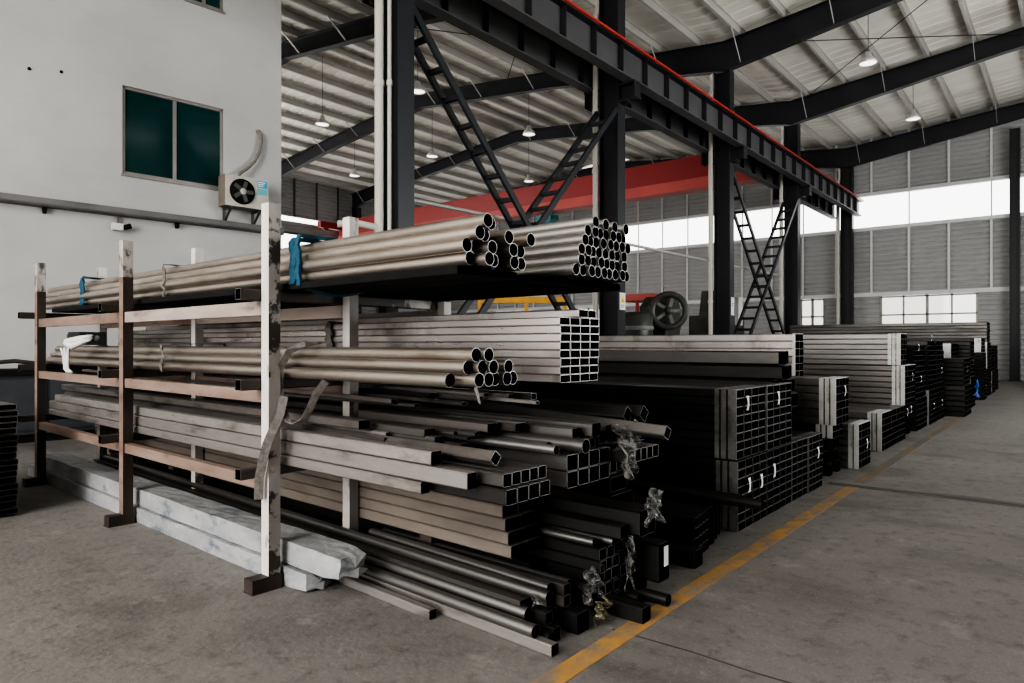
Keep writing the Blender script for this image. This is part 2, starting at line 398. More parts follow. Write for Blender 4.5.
for i, (a, b, z0) in enumerate(low_win):
    m, p = MB(), MB()
    z1 = 3.42
    p.add([(XF, a, z0), (XF, b, z0), (XF, b, z1), (XF, a, z1)], [(0, 1, 2, 3)])
    n = 4 if b - a > 2.5 else 2
    for k in range(n + 1):
        yy = a + (b - a) * k / n; w = .05 if k in (0, n // 2, n) else .03
        m.box(XF - .05, XF + .03, yy - w, yy + w, z0, z1)
    for zz in (z0 + .04, 2.62, z1 - .04): m.box(XF - .05, XF + .03, a, b, zz - .03, zz + .03)
    strip_window('window_%d' % (i + 3), m, p, 'pane_frost')
# walls behind and to the right of the camera, each with a wide open gate
m = MB()
siding(m, (XN, YR), (XN, -3.), 0, 10.8, (1, 0)); siding(m, (XN, 10.), (XN, YS), 0, 10.8, (1, 0)); siding(m, (XN, -3.), (XN, 10.), 9., 10.8, (1, 0))
struct('wall_back', m, 'siding')
m = MB()
siding(m, (XN, YR), (10., YR), 0, 10.6, (0, 1)); siding(m, (10., YR), (22., YR), 6., 10.6, (0, 1)); siding(m, (22., YR), (XF, YR), 0, 10.6, (0, 1))
struct('wall_right', m, 'siding')

# roof sheeting with trapezoid ribs running down the slope
m = MB()
ys = [YR, -4.5, YC, 19.9, YS + .2]
x = XN
while x < XF + .3:
    for a, b in zip(ys, ys[1:]):
        za, zb = roof_top(a) + .23, roof_top(b) + .23
        pr = [(0, 0), (.30, 0), (.34, .022), (.42, .022), (.46, 0)]
        vs = []
        for dx, dz in pr: vs += [(x + dx, a, za + dz), (x + dx, b, zb + dz)]
        m.add(vs, [(2 * i, 2 * i + 1, 2 * i + 3, 2 * i + 2) for i in range(4)])
    x += .46
struct('ceiling', m, 'roof')

# purlins (one continuous line each)
py = []
y = -8.5
while y < YS - .2: py.append(y); y += 1.2
pur = MB(); L_ = XF - XN
for a in (0,):
    pur.box(0, L_, -.035, .035, .19, .205); pur.box(0, L_, -.006, .006, 0, .2); pur.box(0, L_, 0, .07, -.004, .01)
pme = pur.mesh('roof_purlin', 'galv')
for y in py:
    if abs(y - YC) < .3: y += .35
    o = put('roof_purlin', pme, None, (XN, y, roof_top(y) + .02))
    tag(o, 'pale galvanised purlin running under the roof sheets across the dark rafters', 'purlin', 'purlins under the roof sheeting', 'thing')

# rafters: tapered I sections following the roof
def rafter(x, label, y0=YR, y1=YS):
    t = thing('roof_rafter', label, 'roof rafter', (x, 0, 0)); t['kind'] = 'thing'
    def dep(y): 
        k = min(abs(y - YC) / 6., 1.); k2 = min(abs(y - YS) / 6., 1.)
        return .52 + .28 * max(1 - k, 1 - k2)
    Y = [y0, -4.5, 1.6, 4.6, YC, 10.6, 13.6, 19.9, 26.3, 29.3, y1]
    top = [roof_top(y) for y in Y]; bot = [roof_top(y) - dep(y) for y in Y]
    w = MB()
    vs = []
    for sx in (-.01, .01):
        for y, a, b in zip(Y, top, bot): vs += [(sx, y, b), (sx, y, a)]
    n = len(Y)
    fs = []
    for s in (0, 1):
        for i in range(n - 1):
            o = s * 2 * n + 2 * i; fs.append((o, o + 2, o + 3, o + 1))
    w.add(vs, fs); w.build('web', 'steel_blue', t)
    for nm, zz in (('top_flange', top), ('bottom_flange', bot)):
        f = MB()
        for i in range(n - 1):
            f.bar((0, Y[i], zz[i]), (0, Y[i + 1], zz[i + 1]), .24, .02, up=(0, 0, 1))
        f.build(nm, 'steel_blue', t)
    k = 0
    for y in py:
        k += 1
        if k % 2 or not (y0 + 1 < y < y1 - 1): continue
        b = MB()
        zt, zb = roof_top(y) + .05, roof_top(y) - dep(y) + .04
        b.bar((-.75, y, zt), (-.06, y, zb), .05, .012, up=(0, 1, 0))
        b.build('flange_brace', 'stay', t)
    return t
for x, lb in zip(COLX + [XF - .25], ['dark rafter overhead nearest the camera above the crane beam start',
                             'dark sloping rafter crossing the roof at the nearest steel column',
                             'dark sloping rafter meeting the second steel column from the camera',
                             'dark sloping rafter meeting the third steel column from the camera',
                             'dark sloping rafter meeting the fourth steel column from the camera',
                             'dark sloping rafter along the top of the far wall']):
    rafter(x, lb, YR + .1, 11.9 if x < 7 else YS - .1)
# thin cross bracing rods under the roof
for i, (xa, xb, ya, yb) in enumerate([(18.6, 24.5, 1.2, 7.2), (18.6, 24.5, 7.2, 1.2), (12.6, 18.5, 9.5, 15.5), (12.6, 18.5, 15.5, 9.5)]):
    b = MB(); b.path([(xa, ya, roof_top(ya) - .08 - .06 * (i % 2)), (xb, yb, roof_top(yb) - .08 - .06 * (i % 2))], .014, 6)
    tag(b.build('roof_brace_rod', 'steel_blue'), 'thin dark diagonal brace rod under the roof between two rafters', 'brace rod', 'roof brace rods', 'thing')

# columns
def column(x, y, h, label, fl=.3, dp=.44, name='steel_column'):
    t = thing(name, label, 'steel column', (x, y, 0)); t['kind'] = 'thing'
    b = MB(); b.box(-.009, .009, -dp / 2, dp / 2, 0, h); b.build('web', 'steel_blue', t)
    for s in (-1, 1):
        b = MB(); y0 = s * dp / 2
        b.box(-fl / 2, fl / 2, y0 - .011, y0 + .011, 0, h); b.build('flange', 'steel_col', t)
    b = MB(); b.box(-fl / 2 - .06, fl / 2 + .06, -dp / 2 - .06, dp / 2 + .06, 0, .03); b.build('base_plate', 'steel_blue', t)
    return t
M['steel_col'] = mat('dark_slate_paint', (.017, .019, .023), (.025, .027, .031), rough=.42, scale=(1, 1, .5), spec=.45)
nm = ['nearest', 'second', 'third', 'fourth']
for i, x in enumerate(COLX[1:]):
    t = column(x, YC, roof_top(YC) - .815, ['tall dark steel column nearest the rack, beside two cream pipes', 'tall dark steel column with a small warning sign, second along the crane beam',
        'tall dark steel column behind the flywheel machine, third along the crane beam', 'tall dark steel column beyond the ladder-like cross braces, fourth along the crane beam'][i])
    for s, nme in ((-1, 'bracket'), (1, 'bracket')):
        b = MB()
        b.box(-.14, .14, min(s * .22, s * .62), max(s * .22, s * .62), 6.80, 6.84)
        b.prism([(-.14, 6.45), (.14, 6.45), (.14, 6.5), (-.14, 6.5)], min(s * .22, s * .42), max(s * .22, s * .42))
        b.box(-.012, .012, min(s * .22, s * .6), max(s * .22, s * .6), 6.5, 6.8)
        b.box(-.13, .13, s * .60 - .012, s * .60 + .012, 6.5, 6.8)
        b.build('bracket', 'steel_blue', t)
column(XF - .3, YC, 9.02, 'dark steel column at the end of the crane beam against the far wall')
column(XF - .3, 1.75, 9.55, 'dark wind column against the far wall at the right edge', .26, .3)
for x in (12.57, 18.57, 24.57):
    column(x, YS - .5, 9.2, {12.57: 'dark steel column by the side wall beyond the pale office wall', 18.57: 'dark steel column by the side wall at the far crane rail',
                             24.57: 'dark steel column by the side wall nearest the far corner'}[x])

# drain pipes
def drain(x, y, z0, z1, r, label, kink=True):
    b = MB()
    pts = [(x, y, z0), (x, y, z1 - .9)]
    if kink: pts += [(x, y, z1 - .6), (x + .05, y - .04, z1 - .42), (x + .05, y - .04, z1 - .1), (x + .0, y, z1)]
    else: pts += [(x, y, z1)]
    b.path(pts, r, 12)
    o = b.build('drain_pipe', 'pvc'); tag(o, label, 'drain pipe', None, 'thing')
    for zz in (2.6, 5.1):
        c = MB(); c.lathe([(r + .012, zz - .04), (r + .016, zz), (r + .012, zz + .04)], 12, X=Matrix.Translation((x, y, 0)))
        c.build('collar', 'pvc', o)
    return o
drain(6.28, 7.62, 2.35, 9.6, .065, 'thick cream drain pipe on the nearest steel column', False)
drain(6.37, 7.50, 2.2, 9.6, .03, 'thin cream conduit beside the thick drain pipe on the nearest column', False)
for x, lb in ((12.57, 'second'), (18.57, 'third'), (24.57, 'fourth'), (XF - .3, 'last')):
    drain(x - .13, YC + .33, 0, 9.0, .065, 'cream drain pipe running down the %s steel column along the crane beam' % lb)
# elbow by the nearest column
b = MB(); b.path([(6.28, 7.62, 2.6), (6.28, 7.6, 2.98), (6.20, 7.62, 3.05), (6.0, 7.72, 3.08), (5.75, 7.86, 3.06)], .05, 10)
tag(b.build('drain_elbow', 'pvc'), 'bent cream pipe elbow at the foot of the thick drain pipe', 'pipe elbow', None, 'thing')

# crane runway beams with stiffeners
def runway(y, label, x0=.6, x1=XF - .4):
    t = thing('crane_runway_beam', label, 'crane runway beam', (0, y, 0)); t['kind'] = 'thing'
    b = MB(); b.box(x0, x1, -.006, .006, 6.86, 7.46); b.build('web', 'steel_mid', t)
    b = MB(); b.box(x0, x1, -.14, .14, 7.44, 7.47); b.build('top_flange', 'steel_blue', t)
    b = MB(); b.box(x0, x1, -.12, .12, 6.84, 6.87); b.build('bottom_flange', 'steel_mid', t)
    x = x0 + .4
    while x < x1:
        b = MB(); b.box(x - .006, x + .006, -.13, .13, 6.87, 7.44); b.build('stiffener', 'steel_blue', t); x += 1.
    b = MB(); b.box(x0, x1, -.03, .03, 7.47, 7.55); b.build('rail', 'steel_blue', t)
    return t
tr = runway(7.12, 'long dark crane runway beam with stiffener ribs and a red conductor rail')
b = MB(); b.box(.6, XF - .4, -.20, -.16, 7.46, 7.50)
b.build('conductor_bar', 'busbar', tr)
runway(8.08, 'long dark crane runway beam on the far side of the column line')
# red overhead crane
t = thing('overhead_crane', 'red overhead travelling crane girder spanning the hall behind the columns', 'overhead crane', (23.3, 0, 0))
m = MB(); m.box(-.25, .25, 8.27, 31.4, 7.34, 8.15); m.build('girder', 'red', t)
m = MB(); m.prism([(-.33, 6.95), (.33, 6.95), (.30, 7.34), (-.30, 7.34)], 8.27, 31.4); m.build('lower_flange', 'redlight', t)
for yy in (8.12, 31.3):
    m = MB(); m.box(-1.6, 1.6, yy - .16, yy + .16, 7.66, 8.0)
    for sx in (-1.2, 1.2): m.lathe([(.0, -.06), (.2, -.06), (.2, .06), (0, .06)], 16, X=Matrix.Translation((sx, yy, 7.75)) @ Matrix.Rotation(PI / 2, 4, 'X'))
    m.build('end_carriage', 'red', t)
h = thing('chain_hoist', 'teal hoist trolley hanging under the red crane girder', 'hoist', (23.3, 17.3, 6.42))
m = MB(); m.box(-.28, .28, -.42, .42, .1, .42); m.lathe([(0, -.5), (.2, -.5), (.24, -.4), (.24, .4), (.2, .5), (0, .5)], 14, X=Matrix.Translation((0, 0, .16)) @ Matrix.Rotation(PI / 2, 4, 'X')); m.build('motor_housing', 'teal', h)
m = MB(); m.box(-.05, .05, -.3, -.2, .4, .53); m.box(-.05, .05, .2, .3, .4, .53); m.build('trolley', 'machine', h)
m = MB(); m.path([(0, 0, 0), (0, 0, -.4)], .02, 6); m.path([(0, 0, -.4), (.06, 0, -.48), (0, 0, -.56), (-.06, 0, -.5)], .025, 6); m.build('hook', 'machine', h)

# lattice cross braces between columns
def lattice(xa, za, xb, zb, label, y=YC, gap=.34):
    t = thing('lattice_brace', label, 'lattice brace', (xa, y, 0)); t['kind'] = 'thing'
    for s in (-1, 1):
        b = MB(); b.bar((0, s * gap / 2, za), (xb - xa, s * gap / 2, zb), .055, .11, up=(0, 0, 1)); b.build('chord', 'steel_col', t)
    n = 17
    for i in range(1, n):
        k = i / n; x = (xb - xa) * k; z = za + (zb - za) * k
        b = MB(); b.bar((x, -gap / 2, z), (x, gap / 2, z), .08, .07); b.build('batten', 'steel_col', t)
def xbrace(x0, x1, which):
    lattice(x0 + .15, 6.3, x1 - .15, .45, 'ladder-like lattice brace falling away from the %s column' % which[0])
    lattice(x1 - .22, 6.3, x0 + .22, .45, 'ladder-like lattice brace rising towards the top of the %s column' % which[1], YC, .46)
xbrace(6.57, 12.57, ('nearest', 'second')); xbrace(18.57, 24.57, ('third', 'fourth'))
# horizontal pipe along the column line
b = MB(); b.path([(6.7, YC + .44, 3.66), (24.5, YC + .44, 3.82)], .035, 8)
tag(b.build('service_pipe', 'galv'), 'thin pale pipe running level from column to column behind the racks', 'service pipe', None, 'thing')

# pendant lamps
lamp_parts = []
def lamp(x, y, label):
    t = thing('pendant_lamp', label, 'pendant lamp', (x, y, 8.95))
    if not lamp_parts:
        m = MB(); m.lathe([(.03, .34), (.07, .32), (.09, .2), (.2, .1), (.24, 0), (.22, 0), (.18, .1), (.03, .2)], 20); lamp_parts.append(m.mesh('lamp_shade', 'stay'))
        m = MB(); m.lathe([(.0, .02), (.21, .02), (.21, .03), (0, .03)], 20); lamp_parts.append(m.mesh('lamp_lens', 'lampglow'))
    put('lamp_shade', lamp_parts[0], t); put('lamp_lens', lamp_parts[1], t)
    m = MB(); m.path([(0, 0, .33), (0, 0, roof_top(y) + .1 - 8.95)], .008, 6); m.build('hanging_rod', 'steel_blue', t)
for x, y, lb in [(14., 20., 'pendant lamp seen beside the pale wall edge, under the left roof slope'), (14., 15.2, 'pendant lamp seen just right of the nearest column, upper one'),
                 (19.2, 25., 'pendant lamp lowest on the left, close above the side wall'), (19.2, 20., 'pendant lamp seen just right of the nearest column, lower one'),
                 (19.4, 15.2, 'pendant lamp seen between the first two columns under the second rafter'), (25., 19.6, 'pendant lamp just above the red crane girder between the first two columns'),
                 (20.3, 4.3, 'pendant lamp on the right roof bay nearer the camera'), (26.3, 4.2, 'pendant lamp on the right roof bay nearer the far wall')]:
    lamp(x, y, lb)

# ------------------------------------------------------------------ office wall on the left
WA = R(-5.7)
W0 = Vector((7.45, 12.0, 0))                     # the outer corner of the office block
WX = Matrix.Translation(W0) @ Matrix.Rotation(WA, 4, 'Z')   # local x runs along the wall (negative towards the camera's left), y into the wall
def wl(name, mb, mats, parent=None):
    o = mb.build(name, mats, parent)
    if parent is None: o.matrix_world = WX
    return o
WIN = (-2.97, -1.22, 2.74, 4.18)                  # window opening in the wall: x0 x1 z0 z1
WIN = (-2.80, -1.12, 4.25, 5.73)
UP = (-1.80, -1.12, 7.52, 8.6)
m = MB()
xs = [-14., WIN[0], WIN[1], 0.]
m.box(-14, WIN[0], 0, .25, 0, 9.0); m.box(WIN[1], 0, 0, .25, 0, UP[2]); m.box(UP[1], 0, 0, .25, UP[2], UP[3]); m.box(WIN[1], 0, 0, .25, UP[3], 9.0)
m.box(WIN[0], WIN[1], 0, .25, 0, WIN[2]); m.box(WIN[0], UP[0], 0, .25, WIN[3], 9.0); m.box(UP[0], WIN[1], 0, .25, WIN[3], UP[2]); m.box(UP[0], WIN[1], 0, .25, UP[3], 9.0)
m.box(-.25, 0, .25, 14., 0, 9.0)
o = struct('wall_left', m, 'plaster'); o.matrix_world = WX
def office_window(name, x0, x1, z0, z1):
    m = MB(); t = .05
    m.box(x0, x1, .03, .10, z0, z0 + t); m.box(x0, x1, .03, .10, z1 - t, z1); m.box(x0, x0 + t, .03, .10, z0, z1); m.box(x1 - t, x1, .03, .10, z0, z1)
    xm = (x0 + x1) / 2; m.box(xm - .03, xm + .03, .04, .09, z0 + t, z1 - t)
    m.box(x0 - .02, x1 + .02, -.03, .03, z0 - .04, z0)
    o = tag(m.build(name, 'alu'), kind='structure'); o.matrix_world = WX
    m = MB(); m.box(x0 + t, x1 - t, .062, .070, z0 + t, z1 - t); m.build('pane', 'pane_green', o)
office_window('window_8', *WIN); office_window('window_9', *UP)
# grey ledge (cable tray) along the wall
lz = 3.52
m = MB(); m.box(-14, -.02, -.16, 0, lz, lz + .035); m.box(-14, -.02, -.16, -.145, lz, lz + .13); m.box(-14, -.02, -.02, 0, lz, lz + .15)
tr = tag(m.build('cable_tray', 'ductgrey'), 'long weathered grey cable tray fixed along the white office wall', 'cable tray'); tr.matrix_world = WX
for x in (-3.9, -1.95):
    b = MB(); b.prism([(x - .03, lz), (x + .03, lz), (x + .02, lz - .09), (x - .02, lz - .09)], -.09, -.0); b.build('support_bracket', 'black', tr)
# small cctv camera
o = thing('security_camera', 'small white security camera under the cable tray on the white wall', 'security camera'); o.matrix_world = WX @ Matrix.Translation((-2.88, -.08, 3.34))
m = MB(); m.box(-.1, .06, -.05, .05, -.06, .05); m.build('housing', 'white', o)
m = MB(); m.lathe([(0, -.03), (.04, -.03), (.045, .08), (0, .08)], 12, X=Matrix.Translation((.1, -.03, .0)) @ Matrix.Rotation(R(70), 4, 'Y')); m.build('lens', 'black', o)
m = MB(); m.path([(0, .03, .05), (0, .03, .2)], .02, 8); m.build('mount', 'ductgrey', o)
for x, z, lb in ((-4.09, 5.63, 'upper'), (-3.67, 5.70, 'lower')):
    m = MB(); m.lathe([(0, 0), (.024, 0), (.026, .01), (0, .012)], 12, X=Matrix.Translation((x, -.002, z)) @ Matrix.Rotation(PI / 2, 4, 'X'))
    o = tag(m.build('wall_hole', 'black'), 'small dark round hole in the white wall, %s' % ('left of the pair' if lb == 'upper' else 'right of the pair, nearer the window'), 'wall hole'); o.matrix_world = WX
# air conditioner outdoor unit
ac = thing('air_conditioner', 'weathered outdoor air conditioner unit on brackets under the office window', 'air conditioner'); ac.matrix_world = WX @ Matrix.Translation((-1.24, -.36, 3.90))
m = MB(); m.box(0, .80, .0, .30, 0, .56); m.build('case', 'acside', ac)
m = MB()
m.box(.0, .80, -.012, 0, 0, .56); m.build('front_panel', 'accream', ac)
m = MB(); m.lathe([(.0, .03), (.225, .03), (.235, .0), (.21, -.005)], 28, X=Matrix.Translation((.31, -.012, .28)) @ Matrix.Rotation(PI / 2, 4, 'X')); 
g = m.build('fan_grille', 'black', ac)
m = MB()
for k in range(5): 
    a = k * 2 * PI / 5
    m.bar((.31, -.05, .28), (.31 + .19 * math.cos(a), -.045, .28 + .19 * math.sin(a)), .07, .006, up=(0, 1, 0))
m.build('fan_blade', 'machine', g)
m = MB(); m.lathe([(0, .05), (.055, .045), (.06, .03)], 16, X=Matrix.Translation((.31, -.012, .28)) @ Matrix.Rotation(PI / 2, 4, 'X')); m.build('hub', 'accream', g)
m = MB(); m.box(.585, .775, -.016, -.012, .40, .53); m.build('energy_sticker', 'acblue', ac)
m = MB(); m.box(.585, .775, -.016, -.012, .27, .38); m.build('lower_sticker', 'acteal', ac)
m = MB()
for k in range(3): m.box(.60, .70 + .02 * k, -.018, -.016, .425 + .035 * k, .437 + .035 * k)
m.build('sticker_print', 'paper', ac)
for x in (.12, .66):
    m = MB(); m.box(x - .02, x + .02, 0, .36, -.04, 0); m.box(x - .02, x + .02, .32, .36, -.3, 0); m.bar((x, .03, -.03), (x, .34, -.27), .03, .03); m.build('bracket', 'machine', ac)
m = MB(); m.path([(.30, .2, .56), (.36, .22, .66), (.50, .24, .78), (.66, .26, .95), (.76, .28, 1.15), (.80, .29, 1.35), (.80, .30, 1.5), (.77, .33, 1.56), (.74, .36, 1.55)], .032, 10)
m.build('refrigerant_hose', 'hose', ac)

# ------------------------------------------------------------------ steel stock meshes (end at y=0, running +Y)
_cache = {}
def round_me(od, ln, ma, rim='rim', wall=.06, n=24, inner=True):
    k = ('r', od, ln, ma, rim, n)
    if k in _cache: return _cache[k]
    r = od / 2; ri = r * .945
    m = MB(); vs = []
    sag = 2
    for j in range(n):
        a = 2 * PI * j / n; c, s = math.cos(a), math.sin(a)
        vs += [(r * c, 0, r * s), (r * c, ln, r * s), (ri * c, 0, ri * s), (ri * c, .9, ri * s)]
    fo = [(4 * j, 4 * j + 1, 4 * ((j + 1) % n) + 1, 4 * ((j + 1) % n)) for j in range(n)]
    m.add(vs, [f[::-1] for f in fo], 0, True)
    m.add(vs, [(4 * j, 4 * ((j + 1) % n), 4 * ((j + 1) % n) + 2, 4 * j + 2) for j in range(n)][::1], 1)
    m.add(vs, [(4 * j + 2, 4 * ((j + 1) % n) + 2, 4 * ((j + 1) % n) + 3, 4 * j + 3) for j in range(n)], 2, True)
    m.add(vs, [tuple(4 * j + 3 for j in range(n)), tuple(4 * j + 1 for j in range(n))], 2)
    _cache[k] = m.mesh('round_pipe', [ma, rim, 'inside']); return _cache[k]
def rect_me(w, h, ln, ma, rim='rim', t=.0032):
    k = ('q', w, h, ln, ma, rim, t)
    if k in _cache: return _cache[k]
    def ring(w, h, c, y):
        a, b = w * .485, h * .485
        return [(a - c, y, -b), (a, y, -b + c), (a, y, b - c), (a - c, y, b), (-a + c, y, b), (-a, y, b - c), (-a, y, -b + c), (-a + c, y, -b)]
    m = MB(); c = min(w, h) * .10
    o0, o1 = ring(w, h, c, 0), ring(w, h, c, ln)
    i0, i1 = ring(w - 2 * t, h - 2 * t, c * .5, 0), ring(w - 2 * t, h - 2 * t, c * .5, .9)
    vs = o0 + o1 + i0 + i1
    n = 8
    m.add(vs, [(j, (j + 1) % n, n + (j + 1) % n, n + j) for j in range(n)], 0)
    m.add(vs, [(j, 2 * n + j, 2 * n + (j + 1) % n, (j + 1) % n) for j in range(n)], 1)
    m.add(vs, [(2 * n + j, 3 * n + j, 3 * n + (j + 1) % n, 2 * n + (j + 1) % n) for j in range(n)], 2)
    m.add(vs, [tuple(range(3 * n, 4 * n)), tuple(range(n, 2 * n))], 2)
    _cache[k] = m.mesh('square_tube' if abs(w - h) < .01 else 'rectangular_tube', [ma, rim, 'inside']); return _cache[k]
def tilt(ln, dx=0., dz=0.):    # rotation so the far end is offset by dx, dz over ln
    return math.atan2(dz, ln), -math.atan2(dx, ln)
SKEW = .025          # the rack and everything in it stand slightly askew to the hall
def pipe(x, y, z, od, ma, label, group, ln=6., dx=0., dz=0., rim='rim', parent=None, name='round_pipe', n=24):
    if x < 3.7: dx += SKEW * ln
    rx, rz = tilt(ln, dx, dz)
    o = put(name, round_me(od, ln, ma, rim, n=n), parent, (x, y, z), (rx, 0, rz))
    if parent is None: tag(o, label, 'steel pipe', group)
    return o
def tube(x, y, z, w, h, ma, label, group, ln=6., rot=0., dx=0., dz=0., rim='rim', parent=None, t=.0032):
    """x = centre, z = underside (for rot 0)"""
    if x < 3.7: dx += SKEW * ln
    rx, rz = tilt(ln, dx, dz)
    zz = z + (h / 2 if not rot else (abs(w * math.sin(R(rot))) + abs(h * math.cos(R(rot)))) / 2)
    me = rect_me(w, h, ln, ma, rim, t)
    o = put(me.name.split('.')[0], me, parent, (x, y, zz))
    o.rotation_euler = (rx, R(rot), rz)
    if parent is None: tag(o, label, 'steel tube', group)
    return o

# ------------------------------------------------------------------ the rack
PF = [(2.15, 3.57), (2.20, 5.72), (2.26, 7.95)]          # front posts near -> far
LV = [(.555, .63, .695), (1.06, 1.135, 1.20), (1.565, 1.65, 1.715)]   # rail bottom, arm bottom, arm top
PT = 2.205
rk = thing('storage_rack', 'tall chipped white and rusty steel storage rack holding long pipes', 'storage rack', (2.15, 3.57, 0))
def rbox(name, x0, x1, y0, y1, z0, z1, ma):
    m = MB(); m.box(x0 - 2.15, x1 - 2.15, y0 - 3.57, y1 - 3.57, z0, z1); return m.build(name, ma, rk)
def rpost(x, y, ma_side, ma_front, w=.075, PT=PT):
    m = MB(); h = w / 2
    for za, zb, k in ((.0, min(1.92, PT - .1), 0), (min(1.92, PT - .1), PT, 2)): m.box(x - h - 2.15, x + h - 2.15, y - h - 3.57, y + h - 3.57, za, zb, k)
    o = m.build('post', [ma_side, ma_front, 'rack_patch' if ma_side == 'rack_patch' else 'rack_grey' if ma_side == 'rack_dark' else 'rack_white'], rk)
    me = o.data
    for p in me.polygons:
        if p.normal.x < -.5 and (p.material_index == 0 or ma_side == 'rack_patch'): p.material_index = 1
    c = MB(); c.box(x - h + .004 - 2.15, x + h - .004 - 2.15, y - h + .004 - 3.57, y + h - .004 - 3.57, PT - .02, PT + .001); c.build('post_cap', 'rack_white', o)
    return o
OFFX = [0, .56, 1.40]
for i, (px, pyy) in enumerate(PF):
    for j, ox in enumerate(OFFX):
        x = px + ox
        if j == 0: rpost(x, pyy, ['rack_patch', 'rack_dark', 'rack_dark'][i], ['rack_white', 'rack_rust', 'rack_rust'][i])
        else: rpost(x, pyy, 'rack_pale', 'rack_white', .07, PT if j == 1 else 1.705)
    # foot beam and arms
    m = MB()
    m.box(px - .14 - 2.15, px + .045 - 2.15, pyy - .045 - 3.57, pyy + .045 - 3.57, .005, .08); m.box(px - .145 - 2.15, px + .045 - 2.15, pyy - .05 - 3.57, pyy + .05 - 3.57, 0, .006)
    m.build('foot_beam', 'rack_dark', rk)
    for (rb, ab, at) in LV:
        o = put('arm', rect_me(.065, at - ab, 1.62, 'rack_dark' if i else 'rack_mix'), rk, (px - .16 - 2.15, pyy + .075 - 3.57, (ab + at) / 2), (0, 0, -PI / 2))
# rails between the posts (front, middle and rear rows), at each level
for j, ox in enumerate(OFFX):
    for k, (rb, ab, at) in enumerate(LV):
        for (a, b) in ((0, 1), (1, 2)):
            m = MB()
            xa, ya = PF[a]; xb, yb = PF[b]
            m.bar((xa + ox - 2.15, ya - 3.57 + .0375, (rb + ab) / 2), (xb + ox - 2.15, yb - 3.57 - .0375, (rb + ab) / 2), .05, ab - rb - .004)
            m.build('rail', 'rack_rail' if k == 2 and a == 0 else 'rack_rust', rk)

# ------------------------------------------------------------------ top shelf: loose round pipes (18) and a second pile (40)
Z2 = LV[2][2]
OD = .0635
zt = Z2 + .041
for i in range(6):  # black fillers added to give the dark band of shade under the pipes
    tube([2.31, 2.521, 2.83, 3.035, 3.24, 3.445][i], 2.14 - .01 * i, Z2, .203, .04, 'black', 'black flat filler for shade under the round pipes on the top shelf, %s from front' % ORD[i], 'black flat shade fillers on the top shelf', 5.8, rim='black')
zt += .004
q = .0645
rows = [[(2.285 + q * k, yy) for k, yy in enumerate((2.13, 2.07, 2.10, 2.16, 2.08, 2.09))],
        [(2.253 + q * k, yy) for k, yy in enumerate((2.12, 2.13, 2.08, 2.12, 2.06, 2.07))],
        [(2.285 + q * k, yy) for k, yy in ((0, 2.07), (1, 2.10), (2, 2.16), (3, 2.06), (5, 2.03))],
        [(2.317, 2.05), (2.382, 2.09)]]
rn = ['bottom', 'second', 'third', 'top']
for r, row in enumerate(rows):
    for i, (x, y) in enumerate(row):
        pipe(x, y, zt + OD / 2 + r * .0562, OD, 'pipe_bright', 'bright steel pipe on the top shelf front pile, %s in the %s row' % (ORD[i], rn[r]), 'bright round pipes on the top shelf', 6.25 + random.uniform(-.05, .08))
cnt = [9, 8, 8, 8, 7, 4]; x0 = [2.965, 2.998, 2.992, 3.025, 3.06, 3.13]
OD2 = .061
rn2 = ['bottom', 'second', 'third', 'fourth', 'fifth', 'top']
for r in range(6):
    for i in range(cnt[r]):
        x = x0[r] + i * .0635 + random.uniform(-.001, .001)
        if r == 5: x = x0[r] + i * .105
        if x > 3.50: continue
        pipe(x, 2.0 + random.uniform(-.010, .010), zt + OD2 / 2 + r * .0535, OD2, 'pipe_grey', 'grey steel pipe in the dense rear pile of the top shelf, %s in %s row' % (ORD[i], rn2[r]), 'grey round pipes at the back of the top shelf', 6.0)

# middle shelf: eleven round pipes, then silver rectangular tubes
Z1 = LV[1][2]
rows = [[(2.235, 2.21), (2.335, 2.12), (2.402, 2.12), (2.469, 2.14), (2.536, 2.12), (2.603, 2.14)],
        [(2.302, 2.16), (2.369, 2.13), (2.436, 2.12), (2.57, 2.14)],
        [(2.336, 2.14), (2.402, 2.12)]]
for r, row in enumerate(rows):
    for i, (x, y) in enumerate(row):
        pipe(x, y, Z1 + .033 + r * .058, .066, 'pipe_bright', 'warm grey steel pipe on the middle shelf, %s in the %s row' % (ORD[i], ['bottom', 'middle', 'top'][r]), 'round pipes on the middle shelf', 6.05)
for r in range(8):
    for c in range(4):
        tube(2.895 + c * .0915, 2.03 + random.uniform(-.004, .004), Z1 + r * .0425, .089, .0415, 'tube_silver', 'silver rectangular tube stacked on the middle shelf, %s row up, %s from front' % (ORD[r], ORD[c]), 'silver rectangular tubes on the middle shelf', 6., t=.0022)
for c in range(2):
    tube(3.02 + c * .0915, 2.0 + .01 * c, Z1 + 8 * .0425, .089, .0415, 'tube_silver', 'loose silver rectangular tube lying on top of the middle shelf stack, %s of two' % ('front' if c == 0 else 'rear'), 'silver tubes on top of the stack', 5.6, t=.0022)

